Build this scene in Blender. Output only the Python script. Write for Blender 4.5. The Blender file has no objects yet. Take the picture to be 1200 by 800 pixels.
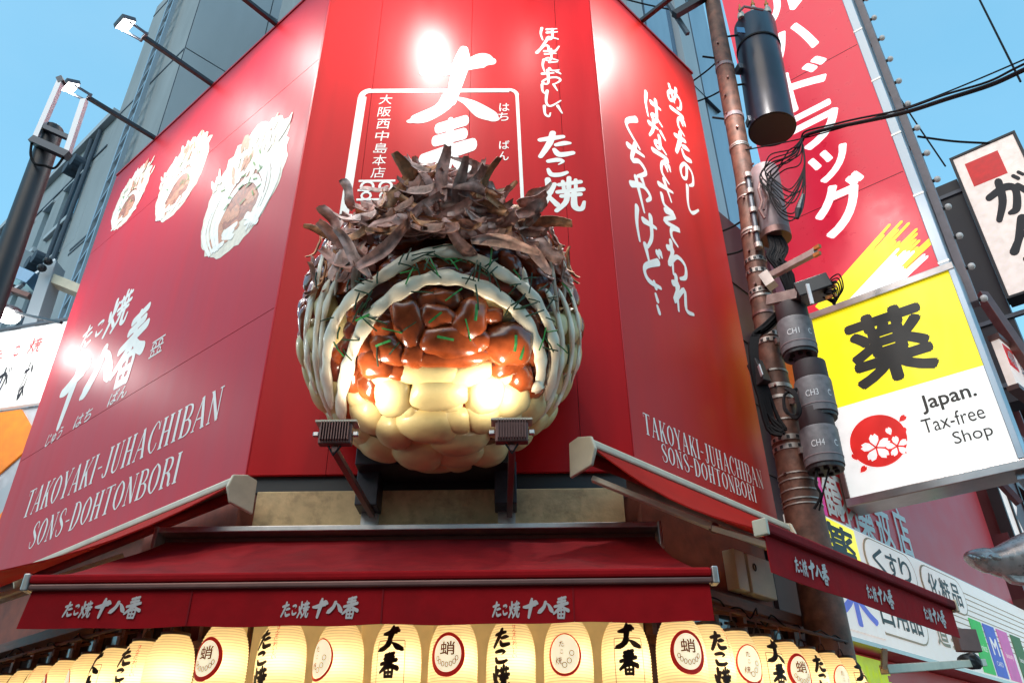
import bpy, bmesh, math, random
from mathutils import Vector, Matrix
from mathutils.geometry import tessellate_polygon
random.seed(7)
S = bpy.context.scene
COL = S.collection
R_ = math.radians

# ------------------------------------------------------------------ camera
FOC, CX, CY = 908.5, 600.0, 400.0
PITCH, ROLL = R_(31.1), R_(-0.643)
CAM = Vector((0, 0, 1.6))
_f = Vector((0, math.cos(PITCH), math.sin(PITCH)))
_u = Vector((0, -math.sin(PITCH), math.cos(PITCH)))
_r = Vector((1, 0, 0))
RT = _r*math.cos(ROLL)+_u*math.sin(ROLL)
UP = -_r*math.sin(ROLL)+_u*math.cos(ROLL)
cd = bpy.data.cameras.new('camera')
cd.sensor_width = 36; cd.lens = FOC/1200*36; cd.clip_start = 0.05; cd.clip_end = 2000
cam = bpy.data.objects.new('camera', cd); COL.objects.link(cam)
m = Matrix((RT, UP, -_f)).transposed().to_4x4(); m.translation = CAM
cam.matrix_world = m
S.camera = cam

# ------------------------------------------------------------------ world, sun, exposure
W = bpy.data.worlds.new('World'); S.world = W; W.use_nodes = True
nt = W.node_tree; bg = nt.nodes['Background']
sky = nt.nodes.new('ShaderNodeTexSky'); sky.sky_type = 'NISHITA'; sky.sun_disc = False
SUN_EL, SUN_AZ = R_(44), R_(-155)
sky.sun_elevation = SUN_EL; sky.sun_rotation = SUN_AZ
sky.air_density = 1.0; sky.dust_density = 0.6; sky.ozone_density = 1.0
tint = nt.nodes.new('ShaderNodeMixRGB'); tint.blend_type = 'MULTIPLY'; tint.inputs[0].default_value = 1
tint.inputs[2].default_value = (1.0, 1.2, 1.05, 1)
nt.links.new(sky.outputs[0], tint.inputs[1])
lift = nt.nodes.new('ShaderNodeMixRGB'); lift.blend_type = 'ADD'; lift.inputs[0].default_value = 1
lift.inputs[2].default_value = (0.70, 2.2, 3.2, 1)
nt.links.new(tint.outputs[0], lift.inputs[1])
tcw = nt.nodes.new('ShaderNodeTexCoord'); nw = nt.nodes.new('ShaderNodeTexNoise'); nw.inputs['Scale'].default_value = 2.2; nw.inputs['Detail'].default_value = 6
mw = nt.nodes.new('ShaderNodeMapping'); mw.inputs['Scale'].default_value = (1, 1, 2.2); nt.links.new(tcw.outputs['Generated'], mw.inputs[0]); nt.links.new(mw.outputs[0], nw.inputs['Vector'])
rw = nt.nodes.new('ShaderNodeMapRange'); rw.inputs[1].default_value = .42; rw.inputs[2].default_value = .75; rw.inputs[3].default_value = 0; rw.inputs[4].default_value = .12
haze = nt.nodes.new('ShaderNodeMixRGB'); haze.inputs[2].default_value = (5.2, 6.2, 6.8, 1); nt.links.new(nw.outputs['Fac'], rw.inputs[0]); nt.links.new(rw.outputs[0], haze.inputs[0])
nt.links.new(lift.outputs[0], haze.inputs[1]); nt.links.new(haze.outputs[0], bg.inputs[0]); bg.inputs[1].default_value = 0.15
sd = bpy.data.lights.new('sun', 'SUN'); sd.energy = 0.95; sd.angle = R_(40); sd.color = (1, 0.74, 0.54)
so = bpy.data.objects.new('sun', sd); COL.objects.link(so)
_d = Vector((math.sin(SUN_AZ)*math.cos(SUN_EL), math.cos(SUN_AZ)*math.cos(SUN_EL), math.sin(SUN_EL)))
so.rotation_euler = _d.to_track_quat('Z', 'Y').to_euler()
S.view_settings.view_transform = 'Standard'; S.view_settings.look = 'None'
S.view_settings.exposure = 0.10; S.view_settings.gamma = 1
S.render.engine = 'CYCLES'
S.cycles.max_bounces = 6; S.cycles.use_denoising = True
S.cycles.sample_clamp_indirect = 4

# ------------------------------------------------------------------ frames of reference
def ray(x, y):
    return RT*((x-CX)/FOC)+UP*((CY-y)/FOC)+_f
def at(x, y, fy):                      # point seen at (x, y) that stands fy metres ahead
    d = ray(x, y); return CAM+d*(fy/d.y)
def proj(p):
    d = Vector(p)-CAM; z = d.dot(_f); return CX+FOC*d.dot(RT)/z, CY-FOC*d.dot(UP)/z
class Frame:
    def __init__(s, o, a):
        s.o = Vector((o[0], o[1], 0)); s.a = Vector((a[0], a[1], 0)).normalized(); s.n = Vector((s.a.y, -s.a.x, 0))
    def pt(s, u, z, o=0): return s.o+s.a*u+s.n*o+Vector((0, 0, z))
    def uv(s, x, y, o=0):
        d = ray(x, y); t = ((s.o+s.n*o-CAM).dot(s.n))/d.dot(s.n); p = CAM+d*t
        return (p-s.o).dot(s.a), p.z
    def yaw(s): return math.atan2(s.a.y, s.a.x)
aL, aR = R_(50.33), R_(44.98)
FP = Frame((0, 7.6), (1, 0))
UL, UR = -2.783, 1.27
LP = Frame((UL, 7.6), (math.sin(aL), -math.cos(aL)))
RP = Frame((UR, 7.6), (math.sin(aR), math.cos(aR)))
LOC = Frame((0, 0), (1, 0))            # local frame of prototypes, facing -y

# ------------------------------------------------------------------ materials
MATS = {}
def mat(name, col, rough=.55, metal=0, var=.12, scale=6, bump=.0, coat=0, emit=0, ecol=None, spec=.5, streak=0, trans=0, dirt=0):
    if name in MATS: return MATS[name]
    M = bpy.data.materials.new(name); M.use_nodes = True; n = M.node_tree; b = n.nodes['Principled BSDF']
    tc = n.nodes.new('ShaderNodeTexCoord'); mp = n.nodes.new('ShaderNodeMapping')
    n.links.new(tc.outputs['Object'], mp.inputs[0])
    if streak: mp.inputs['Scale'].default_value = (1, 1, 1/streak)
    no = n.nodes.new('ShaderNodeTexNoise'); no.inputs['Scale'].default_value = scale; no.inputs['Detail'].default_value = 5
    n.links.new(mp.outputs[0], no.inputs['Vector'])
    cr = n.nodes.new('ShaderNodeMapRange'); cr.inputs[1].default_value = .3; cr.inputs[2].default_value = .7
    cr.inputs[3].default_value = 1-var; cr.inputs[4].default_value = 1+var
    n.links.new(no.outputs['Fac'], cr.inputs[0])
    mx = n.nodes.new('ShaderNodeVectorMath'); mx.operation = 'SCALE'; mx.inputs[0].default_value = col[:3]
    n.links.new(cr.outputs[0], mx.inputs['Scale'])
    out = mx.outputs[0]
    if dirt:
        n2 = n.nodes.new('ShaderNodeTexNoise'); n2.inputs['Scale'].default_value = scale*.35; n2.inputs['Detail'].default_value = 8
        n2.inputs['Roughness'].default_value = .7
        n.links.new(mp.outputs[0], n2.inputs['Vector'])
        r2 = n.nodes.new('ShaderNodeMapRange'); r2.inputs[1].default_value = .5; r2.inputs[2].default_value = .68
        r2.inputs[3].default_value = 0; r2.inputs[4].default_value = dirt
        n.links.new(n2.outputs['Fac'], r2.inputs[0])
        mm = n.nodes.new('ShaderNodeMixRGB'); mm.inputs[2].default_value = (col[0]*.25+.01, col[1]*.22+.01, col[2]*.2+.01, 1)
        n.links.new(r2.outputs[0], mm.inputs[0]); n.links.new(out, mm.inputs[1]); out = mm.outputs[0]
    n.links.new(out, b.inputs['Base Color'])
    rr = n.nodes.new('ShaderNodeMapRange'); rr.inputs[3].default_value = max(.02, rough-.08); rr.inputs[4].default_value = min(1, rough+.08)
    n.links.new(no.outputs['Fac'], rr.inputs[0]); n.links.new(rr.outputs[0], b.inputs['Roughness'])
    b.inputs['Metallic'].default_value = metal; b.inputs['Specular IOR Level'].default_value = spec
    if coat: b.inputs['Coat Weight'].default_value = coat; b.inputs['Coat Roughness'].default_value = .12
    if bump:
        bp = n.nodes.new('ShaderNodeBump'); bp.inputs['Strength'].default_value = bump; bp.inputs['Distance'].default_value = .02
        n.links.new(no.outputs['Fac'], bp.inputs['Height']); n.links.new(bp.outputs[0], b.inputs['Normal'])
        if coat: n.links.new(bp.outputs[0], b.inputs['Coat Normal'])
    if emit:
        e = ecol or col
        me = n.nodes.new('ShaderNodeVectorMath'); me.operation = 'SCALE'; me.inputs[0].default_value = e[:3]
        n.links.new(cr.outputs[0], me.inputs['Scale']); n.links.new(me.outputs[0], b.inputs['Emission Color'])
        b.inputs['Emission Strength'].default_value = emit
    if trans:
        tb = n.nodes.new('ShaderNodeBsdfTranslucent'); tb.inputs[0].default_value = (*col[:3], 1)
        ms = n.nodes.new('ShaderNodeMixShader'); ms.inputs[0].default_value = trans
        n.links.new(b.outputs[0], ms.inputs[1]); n.links.new(tb.outputs[0], ms.inputs[2])
        n.links.new(ms.outputs[0], n.nodes['Material Output'].inputs[0])
    MATS[name] = M; return M

mat('red_sheet', (.47, .006, .009), rough=.34, var=.08, scale=3, streak=8, spec=.12, dirt=.14, bump=.06)
mat('red_sheet_side', (.50, .008, .018), rough=.46, var=.05, scale=3, streak=8, spec=.34, dirt=.12, bump=.06)
mat('red_sheet_right', (.45, .012, .008), rough=.42, var=.07, scale=3, streak=8, spec=.28, dirt=.10, bump=.06)
mat('white_print', (.78, .75, .70), rough=.4, var=.05)
mat('joint', (.12, .006, .008), rough=.6)
mat('dark_frame', (.02, .018, .02), rough=.5)
mat('black_steel', (.025, .022, .03), rough=.4, metal=.3, var=.3, scale=12)
mat('concrete_beige', (.60, .42, .22), rough=.8, var=.14, scale=9, bump=.3, dirt=.6)
mat('wall_brown', (.24, .065, .04), rough=.75, var=.2, scale=5, bump=.3, dirt=.5)
mat('wood_dark', (.10, .03, .015), rough=.6, var=.3, scale=6, bump=.3, streak=.2)
mat('shop_cream_glow', (.70, .50, .22), rough=.7, var=.08, emit=.3, ecol=(.9, .6, .22))  # own glow added so the cream surfaces look lit from inside
mat('canvas_red', (.24, .010, .014), rough=.8, spec=.12, var=.16, scale=4, bump=.55, dirt=.55)
mat('canvas_bright', (.42, .014, .009), rough=.7, spec=.15, var=.10, scale=4, bump=.12, trans=.35)
mat('valance_red', (.36, .007, .011), rough=.8, spec=.1, var=.10, scale=7, bump=.30, dirt=.2)
mat('alu', (.55, .52, .50), rough=.35, metal=.8, var=.1, scale=10)
mat('cream_metal', (.62, .55, .42), rough=.45, var=.08, scale=5, dirt=.2)
mat('dark_rail', (.20, .10, .09), rough=.4, metal=.5, var=.1)
mat('valance_print', (.60, .52, .50), rough=.6, var=.08)
mat('paper', (.85, .72, .48), rough=.8, var=.06, scale=20, emit=.24, ecol=(1.0, .66, .26), trans=.45)
mat('lantern_ink', (.03, .012, .008), rough=.7, var=.2)
mat('lantern_red', (.60, .02, .015), rough=.7, var=.1, emit=.25, ecol=(.8, .03, .02))
mat('lantern_white', (.85, .8, .6), rough=.8, emit=.85, ecol=(1., .88, .60))
mat('lantern_line', (.25, .08, .03), rough=.7, emit=.15, ecol=(.5, .15, .05))
mat('lantern_cap', (.04, .02, .015), rough=.5)
mat('dough', (.72, .58, .28), rough=.42, var=.14, scale=5, bump=.35, coat=.25, dirt=.12)
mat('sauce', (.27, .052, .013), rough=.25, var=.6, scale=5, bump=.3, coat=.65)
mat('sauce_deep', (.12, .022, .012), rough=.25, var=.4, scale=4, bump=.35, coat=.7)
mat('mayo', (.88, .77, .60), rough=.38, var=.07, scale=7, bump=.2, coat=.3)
mat('mayo_shaded', (.44, .31, .22), rough=.5, var=.15, scale=9, bump=.3)
mat('bonito_a', (.50, .26, .21), rough=.5, var=.6, scale=13, bump=.25)
mat('bonito_b', (.38, .19, .14), rough=.5, var=.6, scale=13, bump=.25)
mat('bonito_c', (.55, .26, .13), rough=.5, var=.6, scale=13, bump=.25)
mat('bonito_d', (.56, .35, .30), rough=.5, var=.6, scale=13, bump=.25)
mat('seaweed', (.012, .045, .018), rough=.5, var=.4, scale=20)
mat('seaweed_bright', (.02, .22, .05), rough=.45, var=.3, scale=20)
mat('fin_brown', (.17, .085, .075), rough=.45, metal=.4, var=.15)
mat('pole_rust', (.16, .068, .045), rough=.6, metal=.2, var=.45, scale=7, bump=.5, dirt=.75)
mat('band_steel', (.42, .36, .33), rough=.5, metal=.7, var=.2, dirt=.3)
mat('transformer', (.014, .013, .024), rough=.30, metal=.15, var=.2, scale=4)
mat('case_pink', (.27, .20, .21), rough=.55, var=.12, scale=8, dirt=.3)
mat('canister', (.13, .12, .13), rough=.55, var=.25, scale=12, dirt=.6)
mat('cable', (.010, .008, .009), rough=.75, var=.2, spec=.2)
mat('tag_white', (.7, .7, .72), rough=.6)
mat('ceramic', (.55, .5, .45), rough=.3)
mat('copper', (.5, .2, .06), rough=.4, metal=.8)
mat('drug_red', (.55, .008, .028), rough=.3, var=.04, emit=.46, ecol=(.95, .015, .06), spec=.5)
mat('drug_white', (.85, .84, .84), rough=.4, var=.02, emit=.75, ecol=(1, .98, .97))
mat('drug_yellow', (.85, .68, .02), rough=.4, var=.03, emit=.65, ecol=(1, .82, .01))
mat('lit_yellow', (.85, .72, .02), rough=.35, var=.02, emit=.75, ecol=(1, .86, .008))
mat('lit_white', (.80, .81, .80), rough=.35, dirt=.06, var=.06, emit=.58, ecol=(.97, .98, .94))
mat('sign_black', (.03, .022, .018), rough=.5)
mat('sign_red', (.75, .02, .02), rough=.4, emit=.4, ecol=(.9, .03, .02))
mat('steel_blue', (.38, .42, .47), rough=.35, metal=.6, var=.08, scale=3, streak=5)
mat('stainless', (.42, .36, .34), rough=.3, metal=.85, var=.15, scale=4)
mat('bulb', (.6, .52, .5), rough=.3, emit=.08, ecol=(1, .85, .75))
mat('ganko_white', (.78, .68, .62), rough=.5, emit=.45, ecol=(1, .80, .72))
mat('ganko_red', (.6, .02, .02), rough=.5, emit=.25, ecol=(.85, .03, .03))
mat('facade_red', (.55, .012, .02), rough=.42, var=.05, scale=2, spec=.35, emit=.06, ecol=(.9, .02, .02))
mat('board_white', (.72, .66, .62), rough=.45, var=.05, emit=.35, ecol=(1, .86, .78))
mat('pill_edge', (.55, .35, .2), rough=.5)
mat('grey_concrete', (.29, .31, .33), rough=.7, dirt=.25, var=.12, scale=1.2, streak=4)
mat('grey_light', (.40, .43, .47), rough=.7, var=.06, scale=1, streak=4)
mat('grey_joint', (.05, .07, .10), rough=.8)
mat('window_glass', (.25, .45, .60), rough=.06, metal=.75, var=.03)
mat('blue_glass', (.10, .22, .36), rough=.15, metal=.4, var=.1, streak=6)
mat('lamp_steel', (.10, .11, .13), rough=.5, metal=.4)
mat('lamp_black', (.012, .012, .018), rough=.5, var=.2)
mat('led', (1, 1, 1), emit=14, ecol=(1, .96, .9), var=0)
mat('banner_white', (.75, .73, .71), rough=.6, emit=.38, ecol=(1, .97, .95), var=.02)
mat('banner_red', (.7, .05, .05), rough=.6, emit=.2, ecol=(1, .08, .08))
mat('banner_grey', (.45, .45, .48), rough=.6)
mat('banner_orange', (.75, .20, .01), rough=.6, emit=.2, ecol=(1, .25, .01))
mat('ink_black', (.02, .015, .02), rough=.6)  # plain black ink of the sign lettering
mat('asphalt', (.05, .05, .052), rough=.85, var=.25, scale=14, bump=.4)
mat('paving', (.22, .20, .18), rough=.8, var=.15, scale=10, bump=.2)
mat('dark_build', (.045, .025, .028), rough=.6, var=.25, scale=3)
mat('maroon_build', (.13, .03, .035), rough=.5, var=.15, scale=3)
mat('glass_dark', (.03, .02, .02), rough=.1, spec=.8, var=.1)
mat('green_card', (.05, .5, .08), emit=.25, ecol=(.05, .7, .1))
mat('blue_card', (.08, .12, .5), emit=.25, ecol=(.1, .15, .7))
mat('pink_card', (.7, .12, .4), emit=.25, ecol=(.9, .2, .5))
mat('olive_card', (.06, .14, .03), emit=.15, ecol=(.1, .25, .05))
mat('magenta', (.65, .03, .28), emit=.25, ecol=(.9, .05, .4))
mat('lime', (.5, .6, .03), emit=.3, ecol=(.75, .9, .05))
mat('tile_blue', (.15, .17, .6), emit=.2, ecol=(.2, .25, .9))
mat('fish_skin', (.55, .46, .43), rough=.28, metal=.35, var=.3, scale=9, bump=.3)
mat('photo_cream', (.74, .66, .54), rough=.45, var=.15, scale=14)
mat('photo_white', (.85, .82, .76), rough=.45, var=.1, scale=14)
mat('photo_brown', (.36, .13, .08), rough=.45, var=.4, scale=16)
mat('photo_orange', (.55, .24, .14), rough=.45, var=.3, scale=16)
mat('photo_green', (.12, .25, .05), rough=.45, var=.3)

# ------------------------------------------------------------------ mesh builder
mat('opposite_a', (.42, .32, .22), rough=.8, var=.1); mat('opposite_b', (.30, .18, .11), rough=.8, var=.15)
def paper_ribs():
    n = MATS['paper'].node_tree; b = n.nodes['Principled BSDF']; tc = n.nodes.new('ShaderNodeTexCoord')
    w = n.nodes.new('ShaderNodeTexWave'); w.bands_direction = 'Z'; w.inputs['Scale'].default_value = 14.6/1.0; w.inputs['Distortion'].default_value = .15
    n.links.new(tc.outputs['Object'], w.inputs['Vector'])
    r = n.nodes.new('ShaderNodeMapRange'); r.inputs[1].default_value = .0; r.inputs[2].default_value = .45; r.inputs[3].default_value = .68; r.inputs[4].default_value = 1
    n.links.new(w.outputs['Fac'], r.inputs[0])
    tr = [x for x in n.nodes if x.type == 'BSDF_TRANSLUCENT'][0]
    for sock in (b.inputs['Base Color'], b.inputs['Emission Color'], tr.inputs[0]):
        m = n.nodes.new('ShaderNodeVectorMath'); m.operation = 'SCALE'
        if sock.links: n.links.new(sock.links[0].from_socket, m.inputs[0])
        else: m.inputs[0].default_value = sock.default_value[:3]
        n.links.new(r.outputs[0], m.inputs['Scale']); n.links.new(m.outputs[0], sock)
paper_ribs()
ORG = {}
class MB:
    def __init__(s): s.v = []; s.f = []
    def add(s, vs, fs):
        b = len(s.v); s.v += [Vector(v) for v in vs]; s.f += [tuple(b+i for i in f) for f in fs]; return s
    def box(s, fr, u, z, o):
        vs = [fr.pt(a, b, c) for a in u for b in z for c in o]
        return s.add(vs, [(0, 1, 3, 2), (4, 6, 7, 5), (0, 4, 5, 1), (2, 3, 7, 6), (0, 2, 6, 4), (1, 5, 7, 3)])
    def prism(s, fr, poly, o0, o1):
        n = len(poly)
        vs = [fr.pt(u, z, o0) for u, z in poly]+[fr.pt(u, z, o1) for u, z in poly]
        t = tessellate_polygon([[Vector((u, z, 0)) for u, z in poly]])
        fs = [tuple(reversed(x)) for x in t]+[tuple(i+n for i in x) for x in t]
        fs += [(i, (i+1) % n, (i+1) % n+n, i+n) for i in range(n)]
        return s.add(vs, fs)
    def sheet(s, fr, poly, o):
        t = tessellate_polygon([[Vector((u, z, 0)) for u, z in poly]])
        return s.add([fr.pt(u, z, o) for u, z in poly], [tuple(x) for x in t])
    def beam(s, a, b, w, h=None, up=(0, 0, 1)):
        a, b = Vector(a), Vector(b); h = h or w; d = (b-a).normalized(); up = Vector(up)
        x = d.cross(up)
        if x.length < 1e-3: x = d.cross(Vector((1, 0, 0)))
        x.normalize(); y = x.cross(d)
        vs = [p+x*(i*w/2)+y*(j*h/2) for p in (a, b) for i in (-1, 1) for j in (-1, 1)]
        return s.add(vs, [(0, 1, 3, 2), (4, 6, 7, 5), (0, 4, 5, 1), (2, 3, 7, 6), (0, 2, 6, 4), (1, 5, 7, 3)])
    def tube(s, path, r, n=8, rs=None, flat=1.0, nrm=None):
        P = [Vector(p) for p in path]; k = len(P); vs = []; x = None
        for i, p in enumerate(P):
            d = (P[min(i+1, k-1)]-P[max(i-1, 0)]).normalized()
            if nrm: y = nrm[i]; x = d.cross(y).normalized(); y = x.cross(d)
            else:
                if x is None:
                    x = d.cross(Vector((0, 0, 1)))
                    if x.length < .05: x = d.cross(Vector((1, 0, 0)))
                x = (x-d*x.dot(d)).normalized(); y = d.cross(x)
            q = rs[i] if rs else r
            for j in range(n):
                t = 2*math.pi*j/n; vs.append(p+x*(q*math.cos(t))+y*(q*flat*math.sin(t)))
        fs = [(i*n+j, i*n+(j+1) % n, (i+1)*n+(j+1) % n, (i+1)*n+j) for i in range(k-1) for j in range(n)]
        fs += [tuple(range(n-1, -1, -1)), tuple((k-1)*n+j for j in range(n))]
        return s.add(vs, fs)
    def lathe(s, prof, c=(0, 0, 0), ax=(0, 0, 1), n=24):
        ax = Vector(ax).normalized(); x = ax.orthogonal().normalized(); y = ax.cross(x); c = Vector(c); vs = []
        for r, h in prof:
            for j in range(n):
                t = 2*math.pi*j/n; vs.append(c+ax*h+x*(r*math.cos(t))+y*(r*math.sin(t)))
        k = len(prof)
        fs = [(i*n+j, i*n+(j+1) % n, (i+1)*n+(j+1) % n, (i+1)*n+j) for i in range(k-1) for j in range(n)]
        fs += [tuple(range(n-1, -1, -1)), tuple((k-1)*n+j for j in range(n))]
        return s.add(vs, fs)
    def sphere(s, c, rx, ry, rz, X=(1, 0, 0), Y=(0, 1, 0), Z=(0, 0, 1), n=16, m=10, e=1.0, jit=0, seed=0):
        c, X, Y, Z = Vector(c), Vector(X), Vector(Y), Vector(Z); rnd = random.Random(seed)
        ph = [rnd.uniform(0, 6.3) for _ in range(4)]; vs = [c+Z*rz]
        def pw(a): return math.copysign(abs(a)**e, a)
        for i in range(1, m):
            a = math.pi*i/m
            for j in range(n):
                t = 2*math.pi*j/n
                k = 1+jit*(math.sin(2*t+ph[0])*.5+math.sin(3*t+2*a+ph[1])*.5+.35*math.sin(5*t-3*a+ph[3]))
                st = math.sin(a)**.8
                vs.append(c+X*(rx*k*st*pw(math.cos(t)))+Y*(ry*k*st*pw(math.sin(t)))+Z*(rz*math.cos(a)*(1+jit*.5*math.sin(t+ph[2]))))
        vs.append(c-Z*rz); L = len(vs)-1; fs = [(0, 1+j, 1+(j+1) % n) for j in range(n)]
        fs += [(1+i*n+j, 1+(i+1)*n+j, 1+(i+1)*n+(j+1) % n, 1+i*n+(j+1) % n) for i in range(m-2) for j in range(n)]
        fs += [(L, 1+(m-2)*n+(j+1) % n, 1+(m-2)*n+j) for j in range(n)]
        return s.add(vs, fs)
def part(name, mb, mt, parent=None, label=None, kind=None, smooth=False, bevel=0, org=None):
    o0 = ORG.get(parent.name, Vector((0, 0, 0))) if parent else (org or Vector((0, 0, 0)))
    me = bpy.data.meshes.new(name); me.from_pydata([v-o0 for v in mb.v], [], mb.f)
    me.materials.append(MATS[mt])
    if smooth: me.shade_smooth()
    if smooth == 'auto':
        for p in me.polygons: p.use_smooth = True
        me.set_sharp_from_angle(angle=R_(35))
    o = bpy.data.objects.new(name, me); COL.objects.link(o)
    if parent: o.parent = parent
    else: o.location = o0
    ORG[o.name] = o0
    if label: o['label'] = label
    if kind: o['kind'] = kind
    if bevel:
        b = o.modifiers.new('bevel', 'BEVEL'); b.width = bevel; b.segments = 2; b.limit_method = 'ANGLE'
    return o
def thing(name, label, cat, loc=(0, 0, 0), group=None):
    o = bpy.data.objects.new(name, None); COL.objects.link(o); o.location = loc; o.empty_display_size = .2
    ORG[o.name] = Vector(loc); o['label'] = label; o['category'] = cat
    if group: o['group'] = group
    return o
def struct(name, mb, mt, **k):
    o = part(name, mb, mt, **k); o['kind'] = 'structure'; return o
def copy_tree(o, parent=None):
    c = o.copy(); COL.objects.link(c); c.parent = parent
    for ch in list(o.children): copy_tree(ch, c)
    return c
def catmull(P, k=6):
    if len(P) < 3: return [tuple(a+(b-a)*t/2 for a, b in zip(P[0], P[1])) for t in range(3)]
    out = []
    for i in range(len(P)-1):
        p0, p1, p2, p3 = P[max(i-1, 0)], P[i], P[i+1], P[min(i+2, len(P)-1)]
        for j in range(k):
            t = j/k
            out.append(tuple(.5*((2*b)+(c-a)*t+(2*a-5*b+4*c-d)*t*t+(3*b-a-3*c+d)*t**3) for a, b, c, d in zip(p0, p1, p2, p3)))
    out.append(tuple(P[-1])); return out

# ------------------------------------------------------------------ lettering
_text = {}
def text_mesh(s, bold):
    if (s, bold) in _text: return _text[(s, bold)]
    cu = bpy.data.curves.new('txt', 'FONT'); cu.body = s; cu.size = 1; cu.offset = bold; cu.resolution_u = 3
    ob = bpy.data.objects.new('txt', cu); COL.objects.link(ob)
    bpy.context.view_layer.update()
    me = bpy.data.meshes.new_from_object(ob.evaluated_get(bpy.context.evaluated_depsgraph_get()))
    r = ([(v.co.x, v.co.y) for v in me.vertices], [tuple(p.vertices) for p in me.polygons])
    bpy.data.meshes.remove(me); bpy.data.objects.remove(ob); bpy.data.curves.remove(cu)
    _text[(s, bold)] = r; return r
def text_fit(mb, fr, s, rect, o, bold=0.0, shear=0, cut=0):
    if bold > 0:
        u0, z0, u1, z1 = rect; d = bold*.8*min(u1-u0, z1-z0)
        if len(s) > 1: d = bold*.8*(z1-z0)
        u0 += d; u1 -= d; z0 += d; z1 -= d
        for k, (a, b) in enumerate(((0, 0), (1, 0), (-1, 0), (0, 1), (0, -1), (.7, .7), (-.7, .7), (.7, -.7), (-.7, -.7))):
            text_fit(mb, fr, s, (u0+a*d, z0+b*d, u1+a*d, z1+b*d), o+.00012*k, 0, shear, cut)
        return
    vs, fs = text_mesh(s, 0)
    x0 = min(v[0] for v in vs); x1 = max(v[0] for v in vs); y0 = min(v[1] for v in vs); y1 = max(v[1] for v in vs)
    u0, z0, u1, z1 = rect
    q = [(u0+(x-x0)/(x1-x0)*(u1-u0)+shear*(y-y0)/(y1-y0)*(z1-z0), z0+(y-y0)/(y1-y0)*(z1-z0)) for x, y in vs]
    if cut:
        bm = bmesh.new(); bv = [bm.verts.new((x, 0, y)) for x, y in q]
        for f in fs:
            try: bm.faces.new([bv[i] for i in f])
            except ValueError: pass
        k = math.floor(u0/cut)*cut
        while k < u1+abs(shear)*(z1-z0):
            bmesh.ops.bisect_plane(bm, geom=bm.verts[:]+bm.edges[:]+bm.faces[:], plane_co=(k, 0, 0), plane_no=(1, 0, 0)); k += cut
        bm.verts.ensure_lookup_table(); bm.verts.index_update()
        q = [(v.co.x, v.co.z) for v in bm.verts]; fs = [tuple(v.index for v in f.verts) for f in bm.faces]; bm.free()
    mb.add([fr.pt(u, z, o) for u, z in q], fs)
_off = [0]
def ribbon(mb, fr, pts, rect, o, cap=True, k=6):
    u0, z0, u1, z1 = rect; sx = (u1-u0)/100; sz = (z1-z0)/100
    C = catmull([p if len(p) == 3 else (*p, 8) for p in pts], k); n = len(C); L = []; Rr = []
    for i, (x, y, w) in enumerate(C):
        a, b = C[max(i-1, 0)], C[min(i+1, n-1)]; dx, dy = b[0]-a[0], b[1]-a[1]; l = math.hypot(dx, dy) or 1
        nx, ny = -dy/l, dx/l; w = max(w, .5)
        L.append((x+nx*w/2, y+ny*w/2)); Rr.append((x-nx*w/2, y-ny*w/2))
    _off[0] = (_off[0]+1) % 12; base = o+_off[0]*.00012
    def P(q, t): return fr.pt(u0+q[0]*sx, z1-q[1]*sz, base+t*.00008)
    vs = []
    for i in range(n): vs += [P(L[i], i/n), P(Rr[i], i/n)]
    fs = [(2*i, 2*i+1, 2*i+3, 2*i+2) for i in range(n-1)]
    mb.add(vs, fs)
    if cap:
        for e in (0, n-1):
            x, y, w = C[e]; a = C[1] if e == 0 else C[n-2]
            th = math.atan2(y-a[1], x-a[0]); m_ = 5
            arc = [(x+max(w, .5)/2*math.cos(th+math.pi*(j/m_-.5)), y+max(w, .5)/2*math.sin(th+math.pi*(j/m_-.5))) for j in range(m_+1)]
            mb.add([P(q, e/n) for q in arc], [tuple(range(m_+1))])
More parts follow.
